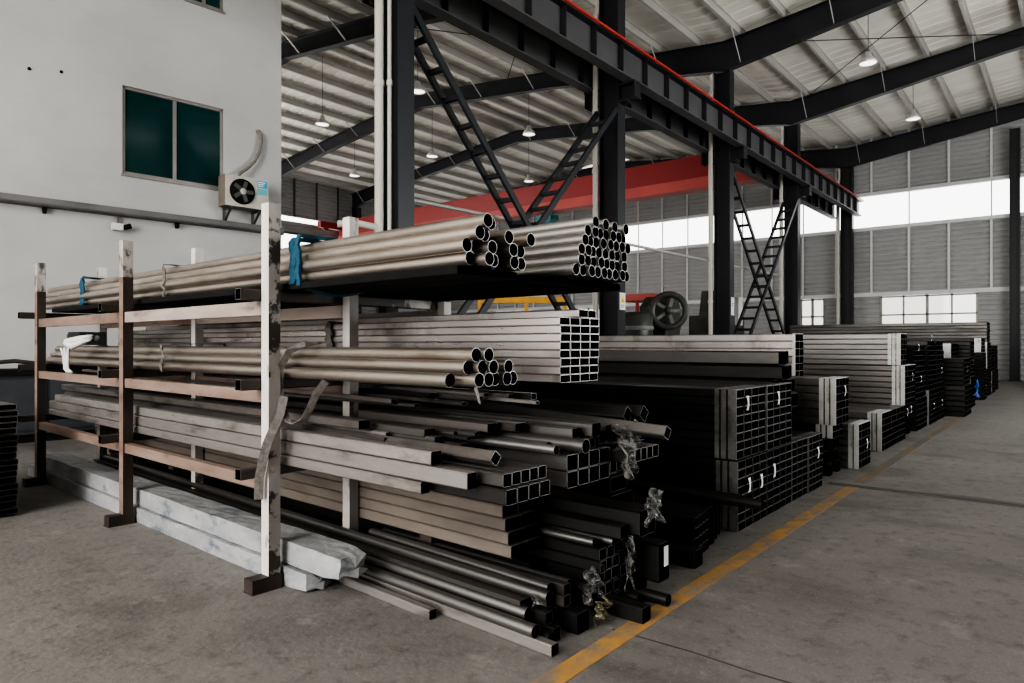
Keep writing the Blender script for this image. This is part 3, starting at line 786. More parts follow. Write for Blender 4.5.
# lower shelf: mixed tubes
Z0 = LV[0][2]
GS = 'mixed tubes on the lower shelf'
lo = []   # (x, yend, z, w, h, mat, rot, ln, dx, dz, label)
def lt(x, y, z, w, h, ma, label, rot=0, ln=6., dx=0., dz=0., rim='rim_dark'):
    tube(x, y, z, w, h, ma, label, GS, ln, rot, dx, dz, rim)
lt(2.222, 2.36, Z0, .058, .058, 'tube_pale', 'short-ended pale square tube lowest at the front edge of the lower shelf', ln=5.6)
lt(2.222, 2.06, Z0 + .060, .066, .078, 'tube_pale', 'pale square tube sticking out at the front edge of the lower shelf', ln=5.9, rim='rim')
lt(2.235, 2.30, Z0 + .140, .07, .066, 'tube_pale', 'pale square tube on top of the front row of the lower shelf', ln=5.5)
for c in range(4):
    lt(2.302 + c * .081, 1.90, Z0, .079, .072, 'tube_dark', 'dark square tube, bottom row of the lower shelf front grid, %s along' % ORD[c], rim='rim')
for c in range(5):
    lt(2.31 + c * .064, 1.93, Z0 + .0735, .062, .062, 'tube_mid', 'grey small square tube, upper row of the lower shelf front grid, %s along' % ORD[c], rim='rim')
lt(2.612, 2.15, Z0, .048, .13, 'tube_mid', 'grey deep rectangular tube between the two tube grids on the lower shelf')
for r in range(2):
    for c in range(4):
        lt(2.772 + c * .098, 1.90, Z0 + r * .0835, .096, .082, 'tube_mid', 'grey rectangular tube, %s row of the lower shelf wide grid, %s along' % (('bottom', 'upper')[r], ORD[c]), rim='rim')
for c in range(5):
    lt(3.175 + c * .066, 1.95, Z0, .064, .075, 'tube_black', 'black square tube under filmed tubes, back of the lower shelf, %s along' % ORD[c])
    lt(3.175 + c * .066, 1.80, Z0 + .0765, .064, .07, 'tube_dark', 'dark square tube wrapped in film, back of the lower shelf, %s along' % ORD[c], rim='rim')
# second storey of the lower shelf
zB = Z0 + .209
lt(2.37, 2.05, zB - .07, .058, .058, 'tube_worn', 'tan square tube turned on edge on the lower shelf', rot=40, rim='rim')
lt(2.46, 2.15, zB - .07, .075, .05, 'tube_worn', 'tan rectangular tube lying behind the edge-turned tube on the lower shelf')
lt(2.54, 2.40, zB - .07, .07, .06, 'tube_worn', 'tan square tube set back in the middle of the lower shelf', dx=.1)
z = Z0 + .170
pipe(2.665, 1.92, z + .026, .046, 'pipe_grey', 'grey thin round pipe lying on the lower shelf, front one of three', 'round pipes on the lower shelf', 1.5)
pipe(2.75, 2.03, z + .024, .044, 'pipe_grey', 'grey thin round pipe set back on the lower shelf, middle one of three', 'round pipes on the lower shelf')
pipe(2.80, 1.84, z + .036, .070, 'tube_mid', 'dark thick round pipe lying on the lower shelf, rear one of three', 'round pipes on the lower shelf')
lt(2.885, 1.95, z, .08, .045, 'tube_mid', 'grey flat tube beside the thick round pipe on the lower shelf')
lt(2.97, 1.92, z, .075, .05, 'tube_mid', 'grey flat tube second from the thick round pipe on the lower shelf')
lt(3.06, 2.0, z, .09, .05, 'tube_dark', 'dark flat tube third from the thick round pipe on the lower shelf')
zC = z + .073
lt(2.80, 2.25, zC + .002, .09, .045, 'tube_worn', 'tan flat tube in the top layer of the lower shelf')
lt(2.69, 2.35, zC, .08, .05, 'tube_worn', 'tan rectangular tube beside the flat one in the top layer of the lower shelf', ln=1.1)
lt(2.91, 1.97, z + .052, .08, .055, 'tube_mid', 'grey rectangular tube with a pale upper edge in the top layer of the lower shelf')
lt(3.02, 1.92, z + .052, .085, .075, 'tube_mid', 'grey large square tube in the top layer of the lower shelf')
lt(3.14, 1.96, z + .0, .07, .06, 'tube_dark', 'dark square tube behind the large grey one on the lower shelf')
lt(3.17, 1.93, z + .07, .09, .03, 'tube_silver', 'bright-ended flat tube in the top layer of the lower shelf')
lt(3.27, 1.90, z + .0, .08, .08, 'tube_dark', 'dark square tube near the rear posts on the lower shelf')
lt(3.38, 1.86, z + .0, .09, .09, 'tube_black', 'black square tube against the rear posts on the lower shelf')
lt(3.31, 1.90, z + .092, .075, .075, 'tube_dark', 'dark square tube turned on edge at the top rear of the lower shelf', rot=38)
lt(3.42, 1.86, z + .092, .075, .075, 'tube_dark', 'dark edge-turned square tube beside its twin at the top rear of the lower shelf', rot=38)
tube(3.225, 1.62, z + .035, .062, .062, 'tube_mid', 'grey square tube jutting out furthest towards the aisle from the lower shelf', GS, 6., 30, .02, .25, 'rim')
lt(2.60, 2.5, zB - .01, .09, .05, 'tube_worn', 'tan flat tube on the upper front slope of the lower shelf pile', dx=.06)
lt(2.48, 2.6, zB + .01, .08, .045, 'tube_mid', 'grey flat tube on the upper front slope of the lower shelf pile', dx=.05)
lt(2.37, 3.0, zB + .03, .08, .05, 'tube_worn', 'tan flat tube set far back on the front of the lower shelf pile', ln=5.)

# thin slanting lengths strewn over the pile
rng = random.Random(31)
for i in range(16):
    w = rng.choice([.03, .04, .05, .06]); h = rng.choice([.02, .03, .04])
    x = 2.38 + .052 * i + rng.uniform(-.015, .015)
    zz = (zB - .045 if x < 2.62 else z + .10) + .10 * min(1., (x - 2.3) / .5) + rng.uniform(-.005, .01)
    lt(x, 2.35 + rng.uniform(-.15, .75), zz, w, h, rng.choice(['tube_worn', 'tube_mid', 'tube_worn', 'tube_dark', 'tube_pale']), 'thin slanting tube strewn over the lower shelf pile, %s from the front' % (ORD[i] if i < 12 else ['thirteenth', 'fourteenth', 'fifteenth', 'sixteenth'][i - 12]), rot=rng.choice([0, 0, 12, -10]), ln=rng.uniform(4.2, 5.6), dx=rng.uniform(-.25, .30), dz=rng.uniform(-.03, .05))

# ------------------------------------------------------------------ beneath the rack: floor pile
GF = 'tubes lying on the floor under the rack'
def ft(x, y, z, w, h, ma, label, rot=0, ln=6., dx=0., dz=0., rim='rim_dark'):
    tube(x, y, z, w, h, ma, label, GF, ln, rot, dx, dz, rim)
def fp(x, y, z, od, ma, label, ln=6., dx=0., dz=0., rim='rim_dark'):
    pipe(x, y, z, od, ma, label, GF, ln, dx, dz, rim)
ft(2.425, 2.52, .0, .05, .05, 'tube_pale', 'pale square tube on the floor ending beside the white packages', dx=.12, ln=5.)
ft(2.487, 1.80, .0, .055, .055, 'tube_pale', 'grey square tube on the floor reaching nearest the camera', ln=6., dx=.1)
fp(2.475, 1.90, .087, .062, 'pipe_dark', 'grey round pipe lying on the front square tube on the floor', dx=.1)
fp(2.555, 1.87, .035, .064, 'tube_dark', 'dark round pipe on the floor beside the front square tube', dx=.1)
ft(2.615, 1.88, .0, .055, .07, 'tube_dark', 'dark square tube on the floor, second in from the front of the pile', dx=.08)
ft(2.68, 1.95, .0, .06, .06, 'tube_dark', 'dark square tube on the floor, third in from the front of the pile', ln=1.45)
ft(2.775, 1.84, .0, .11, .105, 'tube_black', 'black large box tube on the floor at the end of the pile', ln=1.45)
fp(2.535, 1.99, .128, .058, 'pipe_dark', 'grey round pipe in the second layer of the floor pile', dx=.1)
ft(2.605, 1.92, .074, .06, .06, 'tube_dark', 'dark square tube in the second layer of the floor pile', dx=.05)
ft(2.675, 1.95, .064, .06, .06, 'tube_dark', 'dark square tube in the second layer of the floor pile beside the box tube', ln=1.45)
ft(2.555, 2.02, .162, .09, .024, 'tube_mid', 'grey flat strip lying over the round pipe in the floor pile', dx=.1)
fp(2.58, 1.90, .215, .054, 'pipe_dark', 'grey open round pipe in the upper layer of the floor pile', dx=.1)
ft(2.655, 1.95, .136, .06, .06, 'tube_mid', 'grey square tube in the middle of the floor pile', dx=.02, ln=1.45)
ft(2.725, 1.90, .127, .055, .055, 'tube_mid', 'grey small square tube, lower of two at the end of the floor pile', ln=1.45)
ft(2.725, 1.90, .184, .055, .055, 'tube_mid', 'grey small square tube, upper of two at the end of the floor pile', ln=1.45)
fp(2.655, 1.95, .224, .052, 'pipe_dark', 'grey round pipe on the top of the floor pile, front one', dx=.05, ln=1.45)
fp(2.79, 1.93, .212, .048, 'pipe_dark', 'grey round pipe on the top of the floor pile, rear one', ln=1.45)
ft(2.80, 2.05, .107, .08, .08, 'tube_dark', 'dark square tube on the box tube in the floor pile', ln=1.45)
# white wrapped packages
def package(x0, x1, y0, y1, z0, z1, label, seed):
    rng = random.Random(seed)
    m = MB(); nx, ny, nz = 5, 44, 3
    W, H, Ln = x1 - x0, z1 - z0, y1 - y0
    ring = []
    for i in range(nx): ring.append((i / nx, 0))
    for i in range(nz): ring.append((1, i / nz))
    for i in range(nx): ring.append((1 - i / nx, 1))
    for i in range(nz): ring.append((0, 1 - i / nz))
    k = len(ring); vs = []
    for j in range(ny + 1):
        tpr = 1 - .18 * max(0, 1 - j / 1.2)
        for (a, b) in ring:
            dx, dz, dy = rng.uniform(-.003, .003), rng.uniform(-.004, .002), rng.uniform(-.012, .012)
            zz = z0 + H * (.5 + (b - .5) * tpr) + (dz if b > 0 else 0)
            vs.append((x0 + SKEW * Ln * j / ny + W * (.5 + (a - .5) * tpr) + dx, y0 + Ln * j / ny + dy, max(zz, z0 + .001)))
    fs = [(j * k + i, j * k + (i + 1) % k, (j + 1) * k + (i + 1) % k, (j + 1) * k + i) for j in range(ny) for i in range(k)]
    m.add(vs, fs, 0, False)
    c = len(vs); 
    m.add(vs + [((x0 + x1) / 2, y0 - .03, (z0 + z1) / 2)], [(c, (i + 1) % k, i) for i in range(k)] + [tuple(range(ny * k, ny * k + k))], 0, False)
    # crumpled flap at the near end
    q = [(x0 + .02, y0 - .02, z0 + H * .3), (x0 + W * .5, y0 - .06, z0 + H * .55), (x1 - .02, y0 - .03, z0 + H * .3), (x0 + W * .5, y0 - .05, z0 + .01)]
    m.add(q, [(0, 1, 3), (1, 2, 3)])
    return tag(m.build('wrapped_package', 'package'), label, 'wrapped package')
package(2.205, 2.40, 3.33, 8.6, .002, .115, 'lower long white plastic-wrapped package on the floor under the rack', 3)
package(2.225, 2.43, 3.05, 8.3, .12, .25, 'upper long white plastic-wrapped package lying on the lower one under the rack', 5)
# beige stack on bearers
for r in range(4):
    for c in range(2):
        tube(2.787 + c * .133, 2.25 + .02 * r, .285 + r * .0675, .131, .066, 'tube_wood', 'dusty beige rectangular tube under the lower shelf, %s layer up, %s one' % (ORD[r], ('front', 'rear')[c]), 'dusty beige tubes under the lower shelf', 6., rim='rim_dark')
for k, yy in enumerate((2.9, 4.6, 6.4, 7.9)):
    m = MB(); m.box(2.76 + .025 * (yy - 2.2), 2.98 + .025 * (yy - 2.2), yy, yy + .1, .238, .284)
    tag(m.build('timber_bearer', 'rack_dark'), 'dark bearer block carrying the dusty beige tubes, %s from the aisle end' % ORD[k], 'bearer block', 'bearer blocks')
for c in range(3):
    tube(2.895 + c * .001 if c == 0 else 2.895, 2.1 + c * .07, [.0, .08, .16][c], .085, .077, 'tube_black', 'black square tube stacked under the beige tubes, %s from the floor' % ORD[c], 'black tubes under the beige stack', 6., rim='rim_dark')
# black tubes behind: grid with film
for r in range(4):
    for c in range(4):
        tube(3.03 + c * .0685, 1.90 + random.uniform(-.02, .02), .086 + r * .0645, .066, .063, 'tube_black', 'black small square tube in the filmed floor grid, %s row up, %s along' % (ORD[r], ORD[c]), 'black square tubes with film on the floor', 6., rim='rim')
gq = 'round pipes over the black grid under the rack'
pipe(3.02, 1.93, .343 + .024, .046, 'pipe_dark', 'dark thin round pipe lying on the black tube grid, lowest of three', gq, rim='rim_dark')
pipe(3.10, 1.86, .343 + .024, .046, 'pipe_dark', 'dark thin round pipe lying on the black tube grid, middle of three', gq, rim='rim_dark')
pipe(3.18, 1.84, .343 + .03, .058, 'pipe_dark', 'dark thicker round pipe lying on the black tube grid, rearmost', gq, rim='rim_dark')
tube(3.06, 1.78, .403, .075, .07, 'tube_dark', 'dark square tube lying over the thin pipes under the lower shelf', GF, 6., rim='rim_dark')
tube(3.20, 1.72, .404, .17, .14, 'tube_black', 'black large box tube with torn film on its end under the lower shelf', GF, 6., rim='rim_dark')
tube(3.075, 1.66, .001, .09, .082, 'tube_dark', 'dark square tube on the floor poking out to the yellow line', GF, 6., rim='rim_dark')
tube(3.172, 1.87, .001, .09, .082, 'tube_black', 'dark square tube on the floor under the filmed grid, set back', GF, 6., rim='rim_dark')
pipe(3.262, 1.80, .034, .06, 'tube_dark', 'dark round pipe on the floor under the filmed grid edge', GF, 6., rim='rim_dark')
pipe(3.335, 1.67, .035, .066, 'tube_dark', 'dark round pipe on the floor poking out to the yellow line', GF, 6., rim='rim_dark')
tube(3.46, 1.90, .001, .13, .08, 'tube_black', 'black flat box tube on the floor below the tagged one', GF, 1.5, rim='rim_dark')
tube(3.46, 1.76, .082, .13, .22, 'tube_black', 'black deep box tube carrying a small white paper tag', GF, 1.6, rim='rim_dark')

# plastic film pieces
def film(name, cx, cy, cz, sx, sy, sz, seed, ma, label):
    rng = random.Random(seed); n = 14
    ph = [(rng.uniform(3, 9), rng.uniform(3, 9), rng.uniform(0, 6), rng.uniform(.1, .3)) for _ in range(6)]
    m = MB(); vs = []
    for i in range(n):
        for j in range(n):
            u, v = i / (n - 1) - .5, j / (n - 1) - .5
            f = sum(a * math.sin(p * u * 2 + q * v * 2 + r) for p, q, r, a in ph)
            g = sum(a * math.cos(q * u * 2 - p * v * 2 + r) for p, q, r, a in ph)
            edge = 1 + .35 * math.sin(seed + 5 * math.atan2(v, u)) * (abs(u) + abs(v))
            vs.append((cx + (u * edge + .08 * g) * sx, cy + f * sy * .7 + rng.uniform(-.05, .05) * sy, cz + (v * edge + .06 * f) * sz))
    m.add(vs, [(i * n + j, (i + 1) * n + j, (i + 1) * n + j + 1, i * n + j + 1) for i in range(n - 1) for j in range(n - 1)], 0, False)
    return tag(m.build(name, ma), label, 'plastic film')
film('plastic_film', 3.21, 1.83, .91, .26, .07, .13, 2, 'film', 'crumpled clear film over the dark tubes at the back of the lower shelf')
film('plastic_film', 3.13, 1.79, .80, .13, .06, .17, 4, 'film', 'crumpled clear film hanging at the corner of the lower shelf')
film('plastic_film', 3.21, 1.69, .56, .17, .04, .16, 6, 'film', 'torn clear film on the end of the black box tube')
film('plastic_film', 3.27, 1.86, .25, .09, .04, .30, 8, 'film', 'strip of clear film along the edge of the black tube grid')
film('plastic_film', 2.95, 1.90, .18, .18, .06, .16, 11, 'film', 'crumpled clear film stuffed beside the black tube grid')
film('plastic_film', 2.92, 1.82, .075, .12, .05, .11, 13, 'film_y', 'yellowed crumpled film at the end of the floor pile')
film('plastic_film', 2.555, 1.96, .20, .05, .04, .05, 14, 'film', 'small white scrap of film between the round pipes of the floor pile')

# ------------------------------------------------------------------ straps
def band_around(x0, x1, z0, z1, y, w, t, ma, label, slack=0., name='lifting_strap', wob=.0, seed=1):
    rng = random.Random(seed); pts = []; n = 9
    x0 += SKEW * (y - 2.1); x1 += SKEW * (y - 2.1)
    rr = .03
    cs = [(x0, z0), (x0, z1), (x1, z1), (x1, z0)]
    for a, b in zip(cs, cs[1:] + cs[:1]):
        for i in range(n):
            k = i / n
            px, pz = a[0] + (b[0] - a[0]) * k, a[1] + (b[1] - a[1]) * k
            if a[1] == z0 and b[1] == z0: pz -= slack * math.sin(PI * k)
            pts.append((px + rng.uniform(-wob, wob) * .3, y + rng.uniform(-wob, wob), pz))
    m = MB(); m.path(pts, w / 2, mi=0, closed=True, flat=t, wdir=(0, 1, 0))
    return tag(m.build(name, ma), label, 'strap')
zt1 = zt + .25
band_around(2.215, 2.70, zt - .006, zt1, 3.50, .06, .008, 'blue', 'blue webbing strap around the top shelf pipes beside the nearest rack post', .03, wob=.012)
band_around(2.205, 2.705, zt - .02, zt1 + .012, 3.43, .035, .008, 'blue', 'second turn of blue webbing, on the aisle side of the nearest post', .05, wob=.012, seed=4)
band_around(2.225, 2.70, zt - .006, zt1 + .005, 7.10, .09, .005, 'blue', 'blue webbing strap around the top shelf pipes between the two far posts', .02, wob=.03, seed=2)
band_around(2.222, 2.70, zt - .004, zt1 - .01, 5.30, .035, .003, 'strap', 'narrow beige strap around the top shelf pipes near the middle post', .0, wob=.02, seed=3)
band_around(2.19, 2.69, Z1 - .004, Z1 + .20, 5.25, .03, .003, 'strap', 'narrow beige strap around the middle shelf pipes near the middle post', .0, wob=.03, seed=5)
band_around(2.84, 3.25, Z1 - .002, Z1 + .345, 6.2, .05, .003, 'strap', 'grey strap around the silver tubes behind the middle post', 0, seed=6)
band_around(2.84, 3.25, Z1 - .002, Z1 + .35, 4.05, .07, .004, 'strap', 'dark grey strap over the silver tubes behind the nearest post', 0, wob=.02, seed=7)
# slack webbing loops beside the nearest post
m = MB()
m.path([(2.36, 3.40, 1.405), (2.26, 3.40, 1.40), (2.20, 3.46, 1.36), (2.188, 3.53, 1.27), (2.19, 3.55, 1.16), (2.19, 3.52, 1.03), (2.19, 3.46, .965), (2.19, 3.39, .95), (2.19, 3.30, .98), (2.19, 3.24, 1.05), (2.20, 3.20, 1.13), (2.24, 3.17, 1.195)], .020, flat=.003, wdir=(1, -.6, 0))
tag(m.build('lifting_strap', 'strap'), 'slack grey webbing loop hanging from the middle shelf beside the nearest post', 'strap')
m = MB()
m.path([(2.19, 3.50, 1.10), (2.16, 3.49, 1.0), (2.12, 3.485, .93), (2.085, 3.50, .84), (2.075, 3.53, .74), (2.07, 3.56, .64), (2.07, 3.565, .52)], .025, flat=.004, wdir=(.7, -.7, 0))
tag(m.build('lifting_strap', 'strap'), 'flat grey webbing tail hanging down in front of the nearest post', 'strap')
m = MB()
for k in range(3):
    a = [(2.19 - .012 * k, 6.95 + .05 * k, Z1 + .16), (2.17 - .01 * k, 6.9 + .02 * k, Z1 + .09), (2.165, 6.88 + .04 * k, Z1 - .02), (2.17, 6.80 + .05 * k, Z1 - .05)]
    m.path(a, .012, 6)
m.path([(2.2, 7.02, Z1 + .21), (2.19, 6.85, Z1 + .18), (2.22, 6.70, Z1 + .22), (2.30, 6.62, Z1 + .26), (2.26, 6.80, Z1 + .25), (2.2, 7.02, Z1 + .22)], .03, 8)
tag(m.build('knotted_cloth', 'rag'), 'knotted white cloth tied round the middle shelf pipes between the far posts', 'cloth')
m = MB(); m.path([(2.86, 2.62, 1.21), (2.83, 2.60, 1.16), (2.83, 2.58, 1.11), (2.84, 2.58, 1.07)], .03, flat=.003, wdir=(.6, .8, 0))
tag(m.build('lifting_strap', 'rag'), 'short white strap tail hanging under the silver tubes of the middle shelf', 'strap')
t = thing('motor_box', 'small black box lying on the middle shelf pipes by the farthest post', 'box', (2.60, 7.72, Z1 + .19))
m = MB(); m.box(-.12, .12, -.15, .16, 0, .13); m.build('housing', 'bench', t)
m = MB(); m.box(-.10, .10, .16, .26, .02, .11); m.build('end_cap', 'tray', t)

# ------------------------------------------------------------------ strapped bundles beyond the rack
def bundle(x, y, z, nx, nz, w, h, ln, ma, label, wraps=(), wma='wrap', tags=(), rim='rim', group=None, cat='tube bundle', topband=True, t=.0032):
    th = thing('tube_bundle', label, cat, (x, y, z), 0, group)
    me = rect_me(w * .985, h * .985, ln, ma, rim, t)
    for r in range(nz):
        for c in range(nx):
            put(me.name.split('.')[0], me, th, ((c + .5) * w, random.uniform(0, .006), (r + .5) * h))
    W, H = nx * w, nz * h
    for (a, b) in wraps:
        m = MB(); m.box(-.006, .001, a, b, .002, H); 
        if topband: m.box(-.006, W, a, b, H - .001, H + .005)
        m.build('edge_wrap', wma, th)
    for (px, pz) in tags:
        m = MB(); vs = []
        for i in range(6):
            k = i / 5; q = .018 * math.sin(k * PI); vs += [(px - q, -.012 - q, pz + .11 * (1 - k)), (px + .052 - q, -.012 - q * .6, pz + .11 * (1 - k))]
        m.add(vs, [(2 * i, 2 * i + 1, 2 * i + 3, 2 * i + 2) for i in range(5)]); m.build('paper_tag', 'paper', th)
    return th
WR = ((.0, .065), (.08, .12), (.135, .17))
h8 = .0655
# stack A (nearest the rack)
bundle(4.98, 1.93, .0, 4, 8, .155, h8, 6., 'tube_black', 'black tube bundle on the floor at the near corner of the front stack', WR, 'wrap_dull', ((.17, .27), (.43, .26)), topband=False)
bundle(4.98, 1.94, 8 * h8 + .01, 4, 8, .155, h8, 6., 'tube_black', 'black tube bundle stacked on top at the near corner of the front stack', WR, 'wrap_dull', ((.16, .36),))
bundle(5.61, 1.93, .0, 4, 8, .155, h8, 5.3, 'tube_black', 'black tube bundle on the floor, second along the front stack', (), 'wrap_dull', ((.10, .30),))
bundle(5.61, 1.93, 8 * h8 + .01, 4, 8, .155, h8, 5.3, 'tube_black', 'black tube bundle stacked on top, second along the front stack', ((.0, .05),), 'wrap_dull', ((.20, .36),))
bundle(6.24, 1.93, .0, 3, 8, .15, h8, 5.3, 'tube_black', 'black tube bundle on the floor, third along the front stack', WR, 'wrap_dull')
bundle(6.70, 1.92, .0, 4, 8, .113, h8, 5.3, 'tube_black', 'black tube bundle on the floor, fourth along the front stack with a paper tag', WR[:2], 'wrap_dull', ((.22, .30),))
# loose black tubes on top of stack A
gA = 'black wide tubes behind the front stack'
for r in range(6):
    for c in range(2):
        tube(6.54 + c * .244, 2.08 + .03 * ((c * 2 + r) % 4), 8 * h8 + .004 + r * .135, .24, .131, 'tube_mid' if r == 5 else 'tube_dark', 'black wide tube piled loose behind the front stack, %s layer, %s along' % (ORD[r], ORD[c]), gA, 5.2, rim='rim_dark')  # top layer greyer: light along the pile's top put into the colour

# low dark stock between the rack and stack A
for c in range(4):
    for r in range(4):
        tube(4.20 + c * .0745, 1.90 + .01 * c, r * .0685, .072, .067, 'tube_black', 'black square tube in the low grid before the front stack, %s row, %s along' % (ORD[r], ORD[c]), 'black low tube grid', 6., rim='rim_dark')
tube(4.05, 1.82, .0, .12, .115, 'tube_black', 'black box tube on the floor beside the low tube grid', 'black tubes before the front stack', 6., rim='rim_dark')
tube(3.90, 1.98, .0, .12, .115, 'tube_black', 'black box tube on the floor set back beside the low tube grid', 'black tubes before the front stack', 6., rim='rim_dark')
pipe(4.62, 1.62, .315, .072, 'tube_black', 'black round pipe jutting out across the front stack towards the yellow line', 'black tubes before the front stack', 6., rim='rim_dark')
pipe(4.70, 1.80, .315, .066, 'tube_black', 'black round pipe beside the jutting one on the low stock', 'black tubes before the front stack', 6., rim='rim_dark')
for c in range(3):
    tube(4.535 + c * .125, 1.95 + .03 * c, .0, .12, .275, 'tube_black', 'black deep box tube beside the front stack, %s from the rack' % ORD[c], 'black deep box tubes', 6., rim='rim_dark')
for r in range(5):
    tube(3.97 if r % 2 else 3.93, 2.2 + .05 * r, .117 + r * .102, .30 if r < 3 else .22, .10, 'tube_black', 'black broad tube in the dark pile behind the rack, %s layer' % ORD[r], 'black broad tubes behind the rack', 6., rim='rim_dark')
# paper tag on the floor stock
m = MB(); m.box(3.445, 3.49, 1.748, 1.752, .17, .28); 
tag(m.build('paper_tag', 'paper'), 'small white paper tag hanging on the dark floor tubes behind the rack', 'paper tag')

# silver bundle further back
bundle(8.98, 2.76, .0, 2, 8, .17, .095, 4.5, 'tube_dark', 'dark bundle set back behind the white-edged low bundles, under a bright silver one', (), 'wrap', rim='rim_dark')
bundle(8.98, 2.74, .77, 2, 8, .17, .095, 4.5, 'tube_silver', 'bright silver bundle set back and high behind the front stack, white wrapped end', ((.0, .035), (4.2, 4.3)), 'wrap')
# white-wrapped stack B and lower ones
bundle(7.48, 1.95, .56, 4, 6, .14, .077, 6., 'tube_dark', 'white-edged bundle sitting high on the dark tubes past the front stack', ((.02, .12), (.14, .23), (.26, .36)), 'wrap', ((.3, .24),)) if False else None
for r in range(3):
    for c in range(4):
        tube(7.76 + c * .105, 2.0 + .03 * ((r + c) % 3), r * .13, .102, .125, 'tube_black', 'black square tube under the white-edged bundle, %s layer, %s along' % (ORD[r], ORD[c]), 'black tubes under the white-edged bundle', 6., rim='rim_dark')
bundle(7.74, 1.98, .395, 3, 2, .14, .07, 6., 'tube_dark', 'thin white-edged bundle squeezed under the high bundle', ((.0, .055), (.07, .11), (.125, .17)), 'wrap', rim='rim_dark')
bundle(7.72, 1.94, .54, 4, 6, .13, .082, 6., 'tube_mid', 'white-edged bundle sitting high on a thin bundle past the front stack', ((.0, .055), (.07, .11), (.125, .17)), 'wrap', ((.28, .30),), rim='rim_dark')
bundle(8.34, 1.86, .0, 4, 6, .14, .083, 6., 'tube_mid', 'white-edged low bundle on the floor, nearest of the low ones past the joint', ((.0, .05), (.065, .11)), 'wrap', ((.3, .2),), rim='rim_dark')
bundle(9.88, 1.93, .0, 4, 6, .15, .083, 6., 'tube_mid', 'white-edged low bundle on the floor, middle of the low ones', ((.0, .055), (.07, .11), (.125, .17)), 'wrap', rim='rim_dark')
bundle(10.50, 1.93, .0, 6, 6, .16, .083, 6., 'tube_mid', 'grey low bundle on the floor beside the white-edged middle one', (), 'wrap', rim='rim_dark')
# tall stack E
for c in range(5):
    tube(11.5 + c * .17, 2.0 + .04 * (c % 2), .0, .14, .12, 'tube_black', 'black bearer tube under the tall silver stack, %s along' % ORD[c], 'black bearer tubes under the tall stack', 6., rim='rim_dark')
    tube(11.5 + c * .17, 2.03 - .04 * (c % 2), .125, .14, .14, 'tube_black', 'black upper bearer tube under the tall silver stack, %s along' % ORD[c], 'black bearer tubes under the tall stack', 6., rim='rim_dark')
bundle(11.40, 1.96, .27, 4, 3, .23, .075, 6., 'tube_mid', 'lowest white-edged bundle of the tall silver stack', ((.0, .07), (.09, .16)), 'wrap', ((.3, .05), (.6, .07)), rim='rim_dark')
bundle(11.43, 1.93, .50, 4, 7, .22, .083, 6., 'tube_mid', 'middle white-edged bundle of the tall silver stack', ((.0, .055), (.07, .11), (.125, .17)), 'wrap', ((.5, .35),), rim='rim_dark')
bundle(11.40, 1.98, 1.085, 4, 6, .12, .078, 6., 'tube_grey', 'top white-edged bundle of the tall silver stack', ((.0, .055), (.07, .11), (.125, .17)), 'wrap', rim='rim_dark')
# far stacks
far = [(12.55, 1.95, [(.0, 6, .085, 5, .2), (.52, 6, .085, 5, .2), (1.04, 4, .085, 5, .2)]),
       (13.70, 1.93, [(.0, 7, .085, 4, .2), (.60, 7, .085, 4, .2), (1.2, 3, .085, 4, .2)]),
       (14.65, 1.93, [(.0, 7, .085, 4, .2), (.60, 8, .085, 4, .2), (1.29, 2, .085, 4, .2)]),
       (15.60, 1.62, [(.0, 6, .1, 5, .2), (.61, 6, .085, 5, .2)]),
       (16.75, 1.95, [(.0, 8, .085, 5, .2), (.69, 8, .09, 5, .2)]),
       (17.95, 1.75, [(.0, 8, .085, 4, .2), (.69, 9, .085, 4, .2)]),
       (19.0, 1.95, [(.0, 7, .085, 6, .2), (.60, 7, .09, 6, .2)]),
       (20.6, 1.75, [(.0, 6, .09, 4, .2), (.55, 7, .09, 4, .2), (1.19, 4, .09, 4, .2)]),
       (22.5, 1.8, [(.0, 8, .09, 4, .2), (.73, 8, .09, 4, .2), (1.46, 6, .09, 4, .2)]),
       (23.6, 1.8, [(.0, 7, .09, 4, .2), (.64, 7, .09, 4, .2)]),
       (25.4, 1.85, [(.0, 7, .09, 4, .2), (.64, 8, .09, 4, .2)])]
tier = ['bottom', 'second', 'third']
for i, (x, y, ts) in enumerate(far):
    for k, (z, nz, hh, nx, w) in enumerate(ts):
        big = (i == 8)
        bundle(x, y + .02 * k, z, nx, nz, w, hh, 5.2, 'tube_mid' if big and k == 2 else ('tube_dark' if (i + k) % 3 == 0 else 'tube_black'),
               'dark tube bundle past the tall silver stack, %s stack along, %s tier' % (ORD[i], tier[k]),
               ((.02, .16),) if (i + k) % 4 == 1 else (), 'wrap', ((.3 + .1 * (k % 2), .25),) if (i * 2 + k) % 3 != 0 else (), rim='rim_dark', group='dark far tube bundles', topband=False)
# small bright plastic hanging on the far stacks and red box at the end of the aisle
film('plastic_film', 18.3, 1.69, .42, .30, .08, .34, 21, 'rag_blue', 'bright blue plastic hanging on a dark far bundle beside the aisle')
t = thing('red_cabinet', 'dark red metal box at the far end of the aisle by the wall', 'cabinet', (28.6, .75, 0))
m = MB(); m.box(-.4, .4, -.55, .55, .08, 1.05); m.build('body', 'darkred', t)
m = MB(); m.box(-.42, -.40, -.5, .5, .12, 1.0); m.build('door', 'darkred', t)
m = MB(); m.box(-.38, .38, -.5, .5, 0, .08); m.build('plinth', 'black', t)

